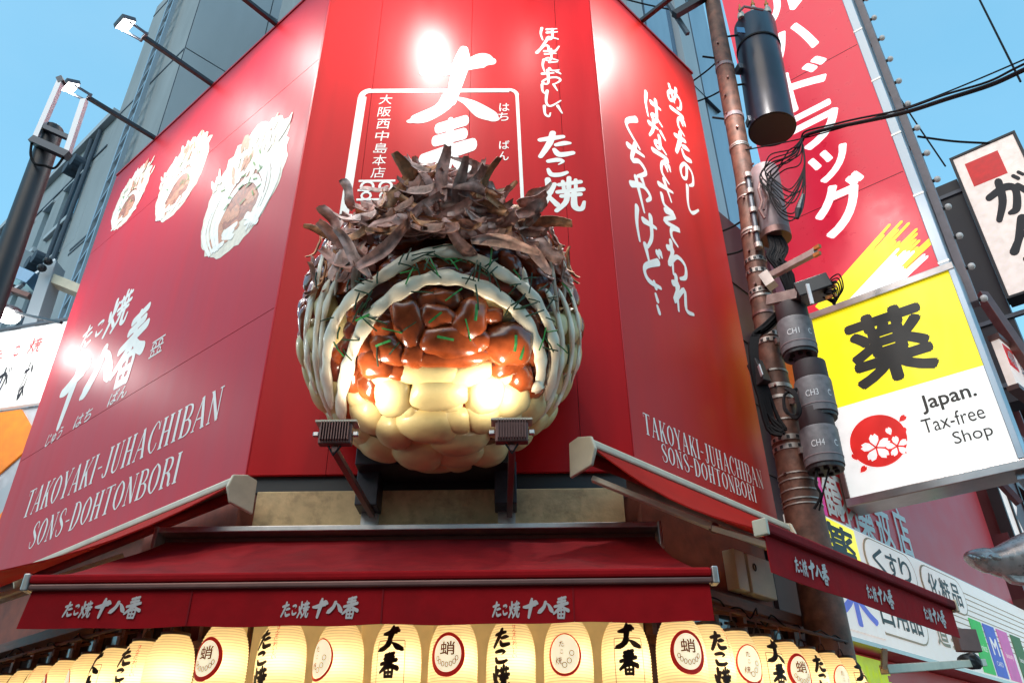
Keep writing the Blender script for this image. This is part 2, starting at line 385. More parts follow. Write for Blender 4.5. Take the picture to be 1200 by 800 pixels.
G = {
 '十': [[(6,46,12),(30,44,20),(62,34,22),(84,26,30),(96,28,14)], [(58,6,14),(56,28,26),(50,62,22),(44,96,16)]],
 '八': [[(46,10,20),(38,44,22),(14,76,28),(3,84,12)], [(54,18,7),(70,34,18),(88,66,28),(97,80,16)]],
 '番': [[(30,12,12),(78,3,12)], [(26,26,12),(76,18,13)], [(52,5,12),(50,50,15)], [(6,46,12),(50,38,15),(92,30,14)], [(48,42,12),(26,62,15),(2,78,10)], [(55,42,10),(76,56,15),(98,64,18)], [(30,64,10),(32,96,11)], [(30,65,10),(70,62,10),(70,97,11)], [(32,80,9),(68,79,9)], [(32,96,10),(70,96,10)], [(51,62,8),(51,94,8)]],
 'た': [[(8,30,12),(40,24,15),(72,18,11)], [(44,3,15),(34,42,16),(8,94,12)], [(52,50,11),(74,44,14),(90,44,8)], [(46,68,10),(60,88,16),(96,82,12)]],
 'こ': [[(24,22,14),(56,16,16),(74,24,9),(58,38,4)], [(22,60,10),(32,84,16),(60,86,16),(84,76,12)]],
 '焼': [[(8,34,9),(14,54,12)], [(38,20,9),(29,46,8)], [(24,6,11),(24,50,12),(5,94,10)], [(26,58,8),(42,80,11)], [(48,22,9),(94,14,9)], [(70,2,9),(68,32,9)], [(56,12,7),(58,38,7)], [(84,8,7),(83,34,7)], [(44,43,9),(98,36,10)], [(52,55,9),(92,50,9)], [(64,44,10),(60,72,10),(40,96,9)], [(79,46,10),(78,84,12),(92,92,10),(99,72,6)]],
 'ほ': [[(18,10),(12,50),(20,92)], [(42,20),(90,16)], [(42,42),(92,38)], [(68,18),(66,78),(50,90),(40,80),(55,72),(94,88)]],
 'ん': [[(58,6),(30,60),(6,96)], [(8,94),(38,56),(54,58),(58,88),(78,90),(98,60)]],
 'ま': [[(18,20),(86,16)], [(22,42),(82,38)], [(54,4),(54,76),(36,90),(22,80),(40,70),(90,90)]],
 'に': [[(18,10),(12,50),(20,92)], [(46,28),(86,26)], [(44,70),(58,86),(92,82)]],
 'お': [[(12,28),(62,24)], [(36,6),(36,80),(20,88),(12,74),(40,54),(76,52),(88,70),(60,92)], [(74,14),(92,30)]],
 'い': [[(16,22),(18,68),(34,84),(42,64)], [(76,22),(94,66)]],
 'し': [[(34,4),(28,70),(46,92),(90,62)]],
 'め': [[(22,20),(36,60),(46,80)], [(66,8),(50,60),(18,86),(10,60),(50,32),(88,46),(84,82),(62,94)]],
 'で': [[(8,22),(86,14),(52,42),(48,74),(80,94)], [(72,42),(78,54)], [(88,34),(94,46)]],
 'の': [[(54,22),(44,70),(20,80),(14,50),(46,18),(84,32),(84,72),(58,92)]],
 'は': [[(18,10),(12,50),(20,92)], [(42,30),(92,26)], [(68,8),(68,76),(52,90),(40,80),(56,70),(94,86)]],
 'な': [[(10,26),(56,20)], [(36,6),(28,40),(8,70)], [(72,24),(92,38)], [(60,46),(62,80),(46,90),(34,80),(52,70),(90,88)]],
 'さ': [[(14,32),(84,24)], [(42,6),(72,58)], [(24,60),(34,86),(76,88)]],
 'そ': [[(24,12),(72,8),(14,46),(90,40),(50,54),(46,78),(72,94)]],
 'わ': [[(26,6),(26,94)], [(8,30),(34,26),(8,76),(50,38),(88,46),(86,78),(58,94)]],
 'れ': [[(24,6),(24,94)], [(8,30),(34,26),(8,76),(60,28),(62,78),(96,78)]],
 'く': [[(70,6),(22,48),(78,92)]],
 'ち': [[(14,24),(84,18)], [(46,6),(28,58),(62,46),(88,64),(50,94)]],
 'や': [[(8,44),(60,24),(90,38),(72,58)], [(30,16),(58,94)], [(56,6),(66,18)]],
 'け': [[(16,10),(12,50),(20,92)], [(40,32),(94,28)], [(72,8),(72,60),(52,94)]],
 'ど': [[(30,8),(42,42)], [(80,28),(24,62),(34,88),(84,88)], [(80,6),(86,14)], [(92,0),(98,8)]],
 'が': [[(8,32,16),(50,22,18),(70,36,16),(56,78,18),(38,84,10)], [(42,4,18),(34,50,18),(10,90,14)], [(78,30,14),(96,56,16)], [(78,4,9),(86,14,9)], [(92,0,8),(99,9,8)]],
 'な!': [[(14,24),(60,18)], [(42,2),(30,50),(8,76)], [(78,12,16),(90,22,16)], [(66,38,8),(56,78,20),(36,92,18),(26,78,16),(50,66,10),(84,86,10)]],
 '!': [[(70,2,8),(50,60,10),(44,72,5)], [(34,90,16),(36,94,16)]],
}
SERIF = {
 'T': (70, [[(35,0,15),(35,100,15)],[(2,2,4),(68,2,4)],[(3,2,2),(5,20,2)],[(67,2,2),(65,20,2)],[(20,98,4),(50,98,4)]]),
 'A': (74, [[(8,100,5),(37,2,5)],[(37,0,15),(64,100,15)],[(18,66,4),(54,66,4)],[(0,98,4),(18,98,4)],[(52,98,4),(74,98,4)]]),
 'K': (72, [[(16,0,15),(16,100,15)],[(64,2,5),(24,58,5)],[(32,42,14),(62,100,14)],[(4,2,4),(30,2,4)],[(4,98,4),(30,98,4)],[(52,2,4),(74,2,4)],[(50,98,4),(74,98,4)]]),
 'O': (72, [[(36,2,4),(14,22,12),(9,50,15),(14,78,12),(36,98,4),(58,78,12),(63,50,15),(58,22,12),(36,2,4)]]),
 'Y': (72, [[(10,2,14),(36,54,14)],[(64,2,5),(39,54,5)],[(38,50,15),(38,100,15)],[(0,2,4),(22,2,4)],[(54,2,4),(74,2,4)],[(24,98,4),(52,98,4)]]),
 'I': (34, [[(17,0,15),(17,100,15)],[(4,2,4),(30,2,4)],[(4,98,4),(30,98,4)]]),
 '-': (40, [[(4,56,5),(36,56,5)]]),
 'J': (50, [[(34,0,15),(34,82,14),(26,97,6),(12,96,5),(6,84,7)],[(20,2,4),(48,2,4)]]),
 'U': (72, [[(17,0,15),(17,76,14),(26,96,7),(40,99,5),(54,90,5),(58,70,5)],[(58,0,5),(58,74,5)],[(4,2,4),(30,2,4)],[(48,2,4),(68,2,4)]]),
 'H': (76, [[(17,0,15),(17,100,15)],[(59,0,15),(59,100,15)],[(17,50,4),(59,50,4)],[(4,2,4),(30,2,4)],[(46,2,4),(72,2,4)],[(4,98,4),(30,98,4)],[(46,98,4),(72,98,4)]]),
 'C': (68, [[(62,30,8),(54,8,5),(38,2,4),(17,24,12),(11,50,15),(17,76,12),(38,98,4),(56,90,5),(63,72,4)],[(63,2,2),(63,30,2)]]),
 'B': (68, [[(16,0,15),(16,100,15)],[(4,2,4),(38,2,4),(56,14,11),(54,36,11),(38,48,4),(16,48,4)],[(16,49,4),(42,50,4),(61,64,12),(60,86,12),(42,98,4),(4,98,4)]]),
 'N': (74, [[(14,0,5),(14,100,5)],[(12,2,14),(60,98,14)],[(61,0,5),(61,100,5)],[(2,2,4),(18,2,4)],[(50,2,4),(72,2,4)],[(4,98,4),(24,98,4)]]),
 'S': (62, [[(54,28,4),(48,6,5),(33,1,4),(16,12,10),(15,30,13),(36,50,15),(54,68,13),(52,88,9),(34,99,4),(16,94,4),(9,72,5)]]),
 'D': (74, [[(16,0,15),(16,100,15)],[(4,2,4),(36,2,4),(58,24,13),(63,50,15),(58,76,13),(36,98,4),(4,98,4)]]),
 'R': (72, [[(16,0,15),(16,100,15)],[(4,2,4),(38,2,4),(57,14,12),(55,38,12),(38,50,4),(16,50,4)],[(36,50,9),(54,66,14),(58,92,12),(66,98,4),(72,92,3)],[(4,98,4),(30,98,4)]]),
}
def brush(mb, fr, ch, rect, o, w=1.0, shear=0):
    for st in G[ch]:
        pts = []
        n = len(st)
        for i, p in enumerate(st):
            ww = p[2] if len(p) == 3 else (13 if i == 0 else 9.5 if i < n-1 else 6)
            pts.append((p[0]+shear*(50-p[1]), p[1], ww*w))
        ribbon(mb, fr, pts, rect, o)
def serif_line(mb, fr, s, u0, u1, z0, z1, o, gap=10):
    tot = sum(SERIF[c][0]+gap for c in s)-gap; sc = (u1-u0)/tot; u = u0
    for c in s:
        w, st = SERIF[c]
        for q in st: ribbon(mb, fr, q, (u, z0, u+100*sc, z1), o, cap=False)
        u += (w+gap)*sc

# ================================================================== THE SETTING
g = MB(); g.box(LOC, (-300, 300), (-.5, 0), (-400, 200)); struct('street', g, 'asphalt')
# pavement slabs round the corner
def inset(fr_list, o): return [(p.x, p.y) for p in fr_list]
pv = MB(); A = LP.pt(-16, 0, 2.6); B = LP.pt(1.2, 0, 2.6); C_ = RP.pt(-1.2, 0, 2.6); D_ = RP.pt(30, 0, 2.6); E_ = RP.pt(30, 0, -.2); F_ = LP.pt(-16, 0, -.2)
poly = [A, B, C_, D_, E_, RP.pt(0, 0, -.2), LP.pt(0, 0, -.2), F_]
t = tessellate_polygon([[Vector((p.x, p.y, 0)) for p in poly]])
n = len(poly)
pv.add([Vector((p.x, p.y, .12)) for p in poly]+[Vector((p.x, p.y, -.1)) for p in poly],
       [tuple(x) for x in t]+[tuple(n+i for i in reversed(x)) for x in t]+[(i, (i+1) % n, (i+1) % n+n, i+n) for i in range(n)])
struct('pavement', pv, 'paving')

# ---- unseen buildings across the street behind the photographer, put in to cut blue skylight
for i, (x0, x1, hh, lb, mt) in enumerate(((-26, -11, 12.5, 'unseen beige tiled building across the street to the left rear', 'opposite_a'), (-10.8, 3, 11, 'unseen brown plastered building straight across the street', 'opposite_b'), (3.2, 18, 13, 'unseen tan building across the street to the right rear', 'opposite_a'))):
    t = thing('opposite_building', lb, 'building', ((x0+x1)/2, -13, 0), 'unseen buildings across the street')
    b = MB(); b.box(LOC, (x0, x1), (0, hh), (12, 20)); part('wall', b, mt, t)
    b = MB(); b.box(LOC, (x0-.1, x1+.1), (hh+.002, hh+.35), (11.8, 20.1)); part('parapet', b, 'opposite_b', t)
    for zz in (4.6, 7.6):
        k = x0+1
        while k < x1-1.8:
            b = MB(); b.box(LOC, (k, k+1.4), (zz, zz+1.6), (11.92, 11.998)); w_ = part('window', b, 'glass_dark', t)
            b = MB(); b.box(LOC, (k-.1, k+1.5), (zz-.14, zz-.02), (11.8, 11.997)); part('sill', b, 'opposite_b', w_); k += 2.6
    b = MB(); b.box(LOC, (x0+.3, x1-.3), (2.6, 3.8), (11.4, 11.99)); part('shop_awning', b, 'canvas_red', t)
# ---- corner shop building
shop = thing('corner_shop_building', 'corner takoyaki shop building with beige band above the awnings and a lantern lit opening', 'building', (0, 9, 0))
b = MB()
ring = [LP.pt(-7.2, 0, -.25), LP.pt(.0, 0, -.25), RP.pt(.0, 0, -.25), RP.pt(2.95, 0, -.25), RP.pt(2.95, 0, -5), LP.pt(-7.2, 0, -5)]
def ringwall(mb, pts, z0, z1):
    n = len(pts); vs = [Vector((p.x, p.y, z)) for z in (z0, z1) for p in pts]
    fs = [(i, (i+1) % n, (i+1) % n+n, i+n) for i in range(n)]
    tt = tessellate_polygon([[Vector((p.x, p.y, 0)) for p in pts]])
    mb.add(vs, fs+[tuple(n+i for i in x) for x in tt]+[tuple(reversed(x)) for x in tt])
ringwall(b, ring, 3.4, 13.0)
part('wall', b, 'wall_brown', shop)
b = MB(); b.box(FP, (UL+.15, UR-.15), (3.72, 4.42), (-.24, .0)); part('beige_band', b, 'concrete_beige', shop, bevel=.01)
b = MB(); b.box(FP, (UL+.1, UR-.1), (4.43, 4.60), (-.24, -.06)); part('dark_recess', b, 'dark_frame', shop)
b = MB(); b.box(LP, (-2.0, -.06), (3.70, 4.38), (-.24, -.02)); part('side_band', b, 'wall_brown', shop)
b = MB(); b.box(RP, (.06, 2.2), (3.55, 4.38), (-.24, -.02)); part('side_band', b, 'wall_brown', shop)
# shop front opening behind the lanterns
b = MB(); b.box(FP, (UL, UR), (.12, 3.4), (-.6, -.4)); part('back_wall', b, 'shop_cream_glow', shop)
b = MB(); b.box(FP, (UL, UR), (3.40, 3.62), (-.3, .05)); part('lintel', b, 'wood_dark', shop)
for u in (-2.75, -1.55, -.75, .05, 1.2):
    b = MB(); b.box(FP, (u-.05, u+.05), (.12, 3.4), (-.39, -.3)); part('post', b, 'shop_cream_glow', shop, bevel=.008)
b = MB(); b.box(FP, (UL, UR), (2.28, 2.34), (-.36, -.22)); part('window_rail', b, 'alu', shop)
b = MB(); b.box(FP, (UL, UR), (1.6, 2.2), (-.38, -.32)); part('service_window', b, 'board_white', shop)
b = MB(); b.box(FP, (UL-.1, UR+.1), (.12, 1.05), (-.3, .25)); part('counter', b, 'wood_dark', shop, bevel=.01)
for fr, ur in ((LP, (-7.2, -.1)), (RP, (.1, 2.95))):
    b = MB(); b.box(fr, ur, (.12, 3.4), (-.5, -.4)); part('back_wall', b, 'wood_dark', shop)
    b = MB(); b.box(fr, ur, (2.92, 3.0), (-.1, .06)); part('transom', b, 'wood_dark', shop, bevel=.006)
    b = MB(); b.box(fr, ur, (3.42, 3.54), (-.1, .1)); part('transom', b, 'wood_dark', shop, bevel=.006)
    b = MB(); b.box(fr, ur, (3.02, 3.40), (-.16, -.12)); part('transom_glass', b, 'glass_dark', shop)
    k = ur[0]
    while k <= ur[1]+.01:
        b = MB(); b.box(fr, (k-.035, k+.035), (3.0, 3.42), (-.11, -.03)); part('mullion', b, 'wood_dark', shop); k += .57
    b = MB(); b.box(fr, ur, (.12, 1.0), (-.3, .1)); part('base_wall', b, 'wood_dark', shop)

# ---- the three billboard faces
def joint(parent, fr, a, b_, o=.004, w=.018):
    j = MB(); j.beam(fr.pt(*a, o), fr.pt(*b_, o), w, .008, up=fr.n); part('joint', j, 'joint', parent)
Z0, Z1 = 4.6, 13.15
centre = thing('front_billboard', 'tall red billboard straight behind the giant takoyaki with white brush lettering', 'billboard', FP.pt(-.76, Z0, 0))
us = [UL+.004, -1.95, -.55, .72, UR-.004]
for i in range(4):
    b = MB(); b.box(FP, (us[i], us[i+1]-.006), (Z0, Z1), (-.05, 0)); part('red_sheet', b, 'red_sheet', centre)
left = thing('left_billboard', 'wide red billboard on the left with three printed takoyaki and serif lettering', 'billboard', LP.pt(-3.6, Z0, 0))
zs = [Z0, 6.70, 11.08, Z1]
for i in range(3):
    b = MB(); b.box(LP, (-7.21, -.004), (zs[i], zs[i+1]-.010), (-.05, 0)); part('red_sheet', b, 'red_sheet_side', left)
right = thing('right_billboard', 'narrow red billboard on the right with three columns of white handwriting', 'billboard', RP.pt(1.5, Z0, 0))
b = MB(); b.prism(RP, [(.004, Z0), (2.95, Z0), (2.985, Z0+.05), (2.985, Z1-.12), (2.92, Z1), (.004, Z1)], -.05, 0); part('red_sheet', b, 'red_sheet_right', right)
for fr, p, ur in ((FP, centre, (UL, UR)), (LP, left, (-7.21, 0)), (RP, right, (0, 2.98))):
    b = MB(); b.box(fr, ur, (Z1+.002, Z1+.05), (-.12, .02)); part('top_trim', b, 'red_sheet_side', p)
    b = MB(); b.box(fr, (ur[0]+.02, ur[1]-.02), (Z0+.05, Z1-.05), (-.2, -.055)); part('backing', b, 'dark_frame', p)
# edge trims between faces
b = MB(); b.tube([FP.pt(UL, Z0, .0), FP.pt(UL, Z1, .0)], .012, 6); part('corner_trim', b, 'red_sheet_side', left)
b = MB(); b.tube([FP.pt(UR, Z0, .0), FP.pt(UR, Z1, .0)], .006, 6); part('corner_trim', b, 'red_sheet_side', right)

def rect_px(fr, x0, y0, x1, y1, o=0):     # seen box -> (u0, z0, u1, z1)
    a = fr.uv(x0, y0, o); c = fr.uv(x1, y1, o); return (min(a[0], c[0]), min(a[1], c[1]), max(a[0], c[0]), max(a[1], c[1]))
def cell(fr, x, y, w, h, o=0):            # a character cell centred on what is seen at (x, y)
    u, z = fr.uv(x, y, o); return (u-w/2, z-h/2, u+w/2, z+h/2)
O = .0025
# centre: frame outline, big characters
L_ = MB()
u0, zt = FP.uv(428, 107); u1 = .06; zb = 8.0
for (a, c, wd) in (((-2.12, zb), (-2.08, zt-.12), .12), ((-1.98, zt), (.0, zt-.02), .075), ((.11, zt-.12), (.17, 7.6), .045)):
    L_.beam(FP.pt(*a, O), FP.pt(*c, O), wd, .004, up=FP.n)
def arc(mb, fr, c, r, a0, a1, w, o, n=8):
    for i in range(n):
        t0, t1 = R_(a0+(a1-a0)*i/n), R_(a0+(a1-a0)*(i+1)/n)
        q = [(c[0]+rr*math.cos(t), c[1]+rr*math.sin(t)) for rr, t in ((r-w/2, t0), (r+w/2, t0), (r+w/2, t1), (r-w/2, t1))]
        mb.add([fr.pt(u, z, o+.0005) for u, z in q], [(0, 1, 2, 3)])
arc(L_, FP, (-1.97, zt-.12), .12, 90, 178, .09, O+.004)
arc(L_, FP, (-.01, zt-.13), .12, 0, 90, .055, O+.004)
L_.box(FP, (-2.18, -1.80), (7.98, 8.10), (O-.002, O+.002))
part('lettering_frame', L_, 'white_print', centre)
L_ = MB()
brush(L_, FP, '十', (*FP.uv(488, 123), *FP.uv(580, 54)), O, w=.85)
a = FP.uv(474, 148); c = FP.uv(583, 106); 
brush(L_, FP, '八', (a[0]+.05, a[1]-.02, c[0]-.02, c[1]-.02), O, w=.9)
a = FP.uv(494, 215); c = FP.uv(552, 137); brush(L_, FP, '番', (a[0]-.06, a[1]-.5, c[0]+.10, c[1]-.02), O, w=1.0)
part('large_lettering', L_, 'white_print', centre)
L_ = MB()
for ch, x, y, s in (('ほ',643,40,.34),('ん',641,53,.40),('ま',645,65,.30),('に',645,77,.32),('お',646,91,.36),('い',643,104,.30),('し',646,116,.36),('い',647,130,.34)):
    brush(L_, FP, ch, cell(FP, x, y, s*.92, s*.98), O, w=1.12)
for ch, x, y, s in (('た',651,170,.50),('こ',652,196,.40),('焼',657,228,.62)):
    brush(L_, FP, ch, cell(FP, x, y, s*.98, s*.95), O, w=1.2)
part('handwritten_column', L_, 'white_print', centre)
L_ = MB()
for i, ch in enumerate('大阪西中島本店'):
    u, z = FP.uv(452-1.5*i, 117+14.2*i); text_fit(L_, FP, ch, (u-.095, z-.095, u+.085, z+.095), O, shear=.08)
for ch, x, y in (('は',591,126),('ち',590,137),('ば',591,170),('ん',590,183)):
    u, z = FP.uv(x, y); text_fit(L_, FP, ch, (u-.07, z-.08, u+.07, z+.08), O, bold=.008)
for ch, x, y in (('じ',546,92),('ゅ',546,98),('う',546,104)):
    pass
# seal shaped emblem at the lower left of the frame
u, z = FP.uv(441, 220)
for k in range(3): L_.box(FP, (u-.24, u+.24), (z+.10-.16*k, z+.135-.16*k), (O-.001, O+.001+k*.0003))
for s in (-1, 1):
    arc(L_, FP, (u+s*.12, z+.02), .08, 0, 360, .035, O+.002, 12)
    arc(L_, FP, (u+s*.12, z-.14), .06, 0, 360, .03, O+.0025, 10)
part('small_lettering', L_, 'white_print', centre)

# right: three handwritten columns
L_ = MB()
def column(fr, s, p0, p1, size, w=.9):
    (u0, z0), (u1, z1) = fr.uv(*p0), fr.uv(*p1); n = len(s)
    for i, ch in enumerate(s):
        t = i/(n-1); u = u0+(u1-u0)*t; z = z0+(z1-z0)*t
        brush(L_, fr, ch, (u-size/2, z-size*.66, u+size/2, z+size*.66), O, w=w, shear=.12)
column(RP, 'めでたのし', (790, 113), (810, 236), .46, 1.3)
column(RP, 'はなでさそわれ', (765, 128), (800, 348), .50, 1.3)
column(RP, 'くちやけど', (741, 152), (763, 312), .54, 1.35)
for x, y in ((768, 335), (770, 350), (772, 364)):
    u, z = RP.uv(x, y); ribbon(L_, RP, [(40, 30, 26), (52, 60, 34)], (u-.1, z-.13, u+.1, z+.13), O)
part('handwritten_lettering', L_, 'white_print', right)
L_ = MB()
h = .34
z = RP.uv(758, 507)[1]; serif_line(L_, RP, 'TAKOYAKI-JUHACHIBAN', RP.uv(755, 505)[0], RP.uv(895, 572)[0], z-.02, RP.uv(757, 485)[1], O)
z = RP.uv(779, 541)[1]; serif_line(L_, RP, 'SONS-DOHTONBORI', RP.uv(776, 539)[0], RP.uv(887, 588)[0], z, RP.uv(777, 520)[1], O)
part('serif_lettering', L_, 'white_print', right)

# left: serif lines
L_ = MB()
z = LP.uv(250, 494)[1]; serif_line(L_, LP, 'TAKOYAKI-JUHACHIBAN', LP.uv(24, 612)[0], LP.uv(256, 492)[0], z, LP.uv(257, 455)[1], O)
z = LP.uv(202, 567)[1]; serif_line(L_, LP, 'SONS-DOHTONBORI', LP.uv(33, 640)[0], LP.uv(207, 565)[0], z, LP.uv(211, 530)[1], O)
part('serif_lettering', L_, 'white_print', left)
L_ = MB()
def quad_rect(fr, bl, tr): a = fr.uv(*bl); c = fr.uv(*tr); return (a[0], a[1], c[0], c[1])
brush(L_, LP, 'た', (-6.12, 8.40, -5.68, 8.88), O)
brush(L_, LP, 'こ', (-5.62, 8.45, -5.24, 8.82), O)
brush(L_, LP, '焼', (-5.20, 8.30, -4.42, 9.06), O, w=1.1)
brush(L_, LP, '十', (-6.30, 6.92, -5.38, 8.30), O)
brush(L_, LP, '八', (-5.34, 7.12, -4.40, 8.12), O)
brush(L_, LP, '番', (-4.34, 7.00, -3.46, 8.34), O)
part('large_lettering', L_, 'white_print', left)
L_ = MB()
for s_, x, y in (('じゅう', 63, 512), ('はち', 97, 490), ('ばん', 138, 463)):
    u, z = LP.uv(x, y); text_fit(L_, LP, s_, (u-.28, z-.11, u+.28, z+.11), O, bold=.01, shear=.2)
u, z = LP.uv(184, 407)
for k in range(3): L_.box(LP, (u-.18, u+.18), (z+.13-.13*k, z+.155-.13*k), (O-.001, O+.001+k*.0003))
for s in (-1, 1):
    arc(L_, LP, (u+s*.09, z+.06), .05, 0, 360, .025, O+.002, 12); arc(L_, LP, (u+s*.09, z-.07), .045, 0, 360, .02, O+.0025, 10)
part('small_lettering', L_, 'white_print', left)

# three printed takoyaki (flat print)
def printed(fr, c, r, seed):
    rnd = random.Random(seed); o = O; c = (c[0], c[1])
    def blob(rx, ry, cx, cy, jag, n=40, top=0):
        q = []
        for i in range(n):
            t = 2*math.pi*i/n; k = 1+rnd.uniform(-jag, jag)
            if top and math.sin(t) > .45: k += rnd.uniform(0, top)
            q.append((c[0]+cx*r+rx*r*k*math.cos(t), c[1]+cy*r+ry*r*k*math.sin(t)))
        return q
    def strokes(name, mt, items, oo):
        m_ = MB()
        for pts, w in items:
            ribbon(m_, fr, [(50+50*x, 50-50*y, w*(.5 if i in (0, len(pts)-1) else 1)) for i, (x, y) in enumerate(pts)], (c[0]-r, c[1]-r, c[0]+r, c[1]+r), oo, k=4)
        return part(name, m_, mt, base)
    m_ = MB(); m_.sheet(fr, blob(.93, 1.0, 0, 0, .03, 60, .16), o); base = part('printed_takoyaki', m_, 'photo_cream', left)
    m_ = MB(); m_.sheet(fr, blob(.62, .50, .02, -.12, .10), o+0.0013); part('printed_sauce', m_, 'photo_brown', base)
    it = []
    for i in range(9): a = rnd.uniform(-.5, .5); y = rnd.uniform(-.75, -.25); it.append(([(a-.08, y), (a, y+.04), (a+.1, y-.02)], rnd.uniform(8, 14)))
    strokes('printed_lumps', 'photo_orange', it, o+0.0020)
    it = []
    for i in range(9):
        s = (-1, -.88, -.74, -.62, .62, .74, .86, .95, 1)[i]; it.append(([(s*.30, .45), (s*.72, .1), (s*.80, -.35), (s*.5, -.82)], rnd.uniform(2.5, 5)))
    for k in (.28, .05): it.append(([(-.5, k-.45), (-.3, k-.05), (0, k+.08), (.3, k-.05), (.52, k-.45)], 6))
    for i in range(8): a = rnd.uniform(-.55, .55); it.append(([(a-.1, -.75+rnd.uniform(-.1, .2)), (a+.12, -.72+rnd.uniform(-.1, .2))], 9))
    strokes('printed_mayonnaise', 'photo_white', it, o+0.0041)
    it = []
    for i in range(70):
        a = rnd.gauss(0, .38); y = rnd.uniform(.15, .88); d = rnd.uniform(-.6, .6)+a*.6; l = rnd.uniform(.12, .3)
        if a*a+y*y < 1.0: it.append(([(a, y), (a+l*math.sin(d)*.6, y+l*.5), (a+l*math.sin(d), y+l)], rnd.uniform(3, 7)))
    strokes('printed_flakes', 'photo_cream', it[::2], o+0.0062); strokes('printed_flakes', 'photo_white', it[1::4], o+0.0083); strokes('printed_flakes', 'photo_orange', it[3::8], o+0.0097)
    it = []
    for i in range(16): a = rnd.uniform(-.6, .6); y = rnd.uniform(-.3, .5); d = rnd.uniform(0, 3); it.append(([(a, y), (a+.1*math.cos(d), y+.1*math.sin(d))], 2.5))
    strokes('printed_seaweed', 'photo_green', it, o+0.0111)
for i, (c_, r_) in enumerate((((-5.98, 11.85), .72), ((-3.78, 11.02), .87), ((-1.45, 9.38), 1.13))): printed(LP, c_, r_, 20+i)

# ================================================================== GIANT TAKOYAKI
TC = FP.pt(-.723, 5.866, .8); TR = 1.40
tako = thing('giant_takoyaki', 'giant model takoyaki ball with sauce, mayonnaise arcs and a crown of brown bonito flakes', 'giant food model', TC)
def sph(px, py, l=0):
    d = ray(px, py).normalized(); r = TR+l; oc = CAM-TC; b_ = oc.dot(d); q = b_*b_-(oc.length_squared-r*r)
    if q < 0: p = CAM-d*b_; return TC+(p-TC).normalized()*r
    return CAM+d*(-b_-math.sqrt(q))
def tang(p):
    N = (p-TC).normalized(); X = (RT-N*RT.dot(N))
    X.normalize(); Y = N.cross(X); 
    if Y.dot(UP) < 0: Y = -Y
    return X, Y, N
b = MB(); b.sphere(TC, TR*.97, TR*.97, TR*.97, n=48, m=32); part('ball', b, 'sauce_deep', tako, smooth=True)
ac = math.acos(max(-1, min(1, (sph(518, 440)-TC).normalized().z)))
b = MB(); b.lathe([(TR*.985*math.sin(a), TR*.985*math.cos(a)) for a in [ac+(math.pi-ac)*i/20 for i in range(21)]], TC, (0, 0, 1), 48); part('dough_core', b, 'dough', tako, smooth=True)
used = []
_k = [0]
def lump(p, a, b_, name, mt, ang=0, depth=.5, e=.85, sink=.25):
    X, Y, N = tang(p); c_, s_ = math.cos(ang), math.sin(ang); X2 = X*c_+Y*s_; Y2 = Y*c_-X*s_; _k[0] += 1
    dz = min(a, b_)*depth
    m_ = MB(); m_.sphere(p-N*(dz*sink), a, b_, dz, X2, Y2, N, n=24, m=14, e=e, jit=.07 if name[0] == 'd' else .15, seed=_k[0])
    o = part(name, m_, mt, tako, smooth=True); used.append((p, (a+b_)/2))
def plump(x, y, rx, ry, name, mt, ang=0, depth=.85, lift=0, e=.85, g=1.0):
    p = sph(x, y, lift); k = (p-CAM).dot(_f)/FOC
    N = (p-TC).normalized(); V = (CAM-p).normalized(); f = max(.45, N.dot(V))
    lump(p, rx*k*g, ry*k*g/f**.5, name, mt, R_(ang), depth, e)
for q in ((460,462,23,27,0),(514,461,35,20,0),(550,438,28,16,5),(500,437,42,14,0),(451,440,22,16,20),(568,460,25,24,0),(600,467,23,22,0),(622,478,19,17,-20),(430,487,21,19,10),
          (502,498,36,20,-3),(537,492,18,17,0),(566,487,22,20,0),(461,506,21,20,15),(591,494,21,18,-10),(445,524,27,15,-25),(491,533,29,16,5),(539,516,33,17,0),
          (540,534,27,12,0),(573,530,24,15,15),(475,545,20,9,0),(509,545,27,9,0),(372,446,8,14,15),(390,474,11,16,25),(404,494,14,14,20),(424,509,16,14,30),(652,455,10,15,-15),(643,474,13,15,-20),(628,494,16,14,-20),(609,513,18,13,-20),(480,484,13,12,0),(530,474,12,9,0),(588,440,16,12,0),(420,468,14,13,0),(404,470,12,15,0)):
    plump(q[0], q[1], q[2], q[3], 'dough_lump', 'dough', q[4], g=1.08)
for q in ((478,376,21,31,8),(512,371,22,17,0),(551,375,22,26,-25),(529,401,38,21,3),(597,404,29,28,0),(448,385,17,17,0),(426,404,19,17,0),(453,409,27,19,-10),(502,352,14,13,0),(522,350,19,13,0),(578,369,13,11,0),
          (485,415,17,16,0),(433,452,16,19,0),(440,425,24,20,10),(532,419,44,13,0),(611,443,17,17,0),(626,455,13,12,0),(596,428,24,13,0),(412,440,12,18,0),(407,478,9,22,10),(560,400,16,16,0),(463,436,16,10,0),(605,425,14,12,0)):
    plump(q[0], q[1], q[2], q[3], 'sauce_lump', 'sauce', q[4], lift=.03, g=1.05)
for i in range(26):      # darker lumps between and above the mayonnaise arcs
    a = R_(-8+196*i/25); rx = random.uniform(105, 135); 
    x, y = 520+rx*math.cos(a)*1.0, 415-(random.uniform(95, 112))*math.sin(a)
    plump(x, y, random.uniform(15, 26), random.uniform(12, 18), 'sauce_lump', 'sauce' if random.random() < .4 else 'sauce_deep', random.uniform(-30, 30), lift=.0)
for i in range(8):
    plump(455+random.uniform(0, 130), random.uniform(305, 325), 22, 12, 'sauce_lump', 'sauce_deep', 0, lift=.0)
gold = math.pi*(3-math.sqrt(5))
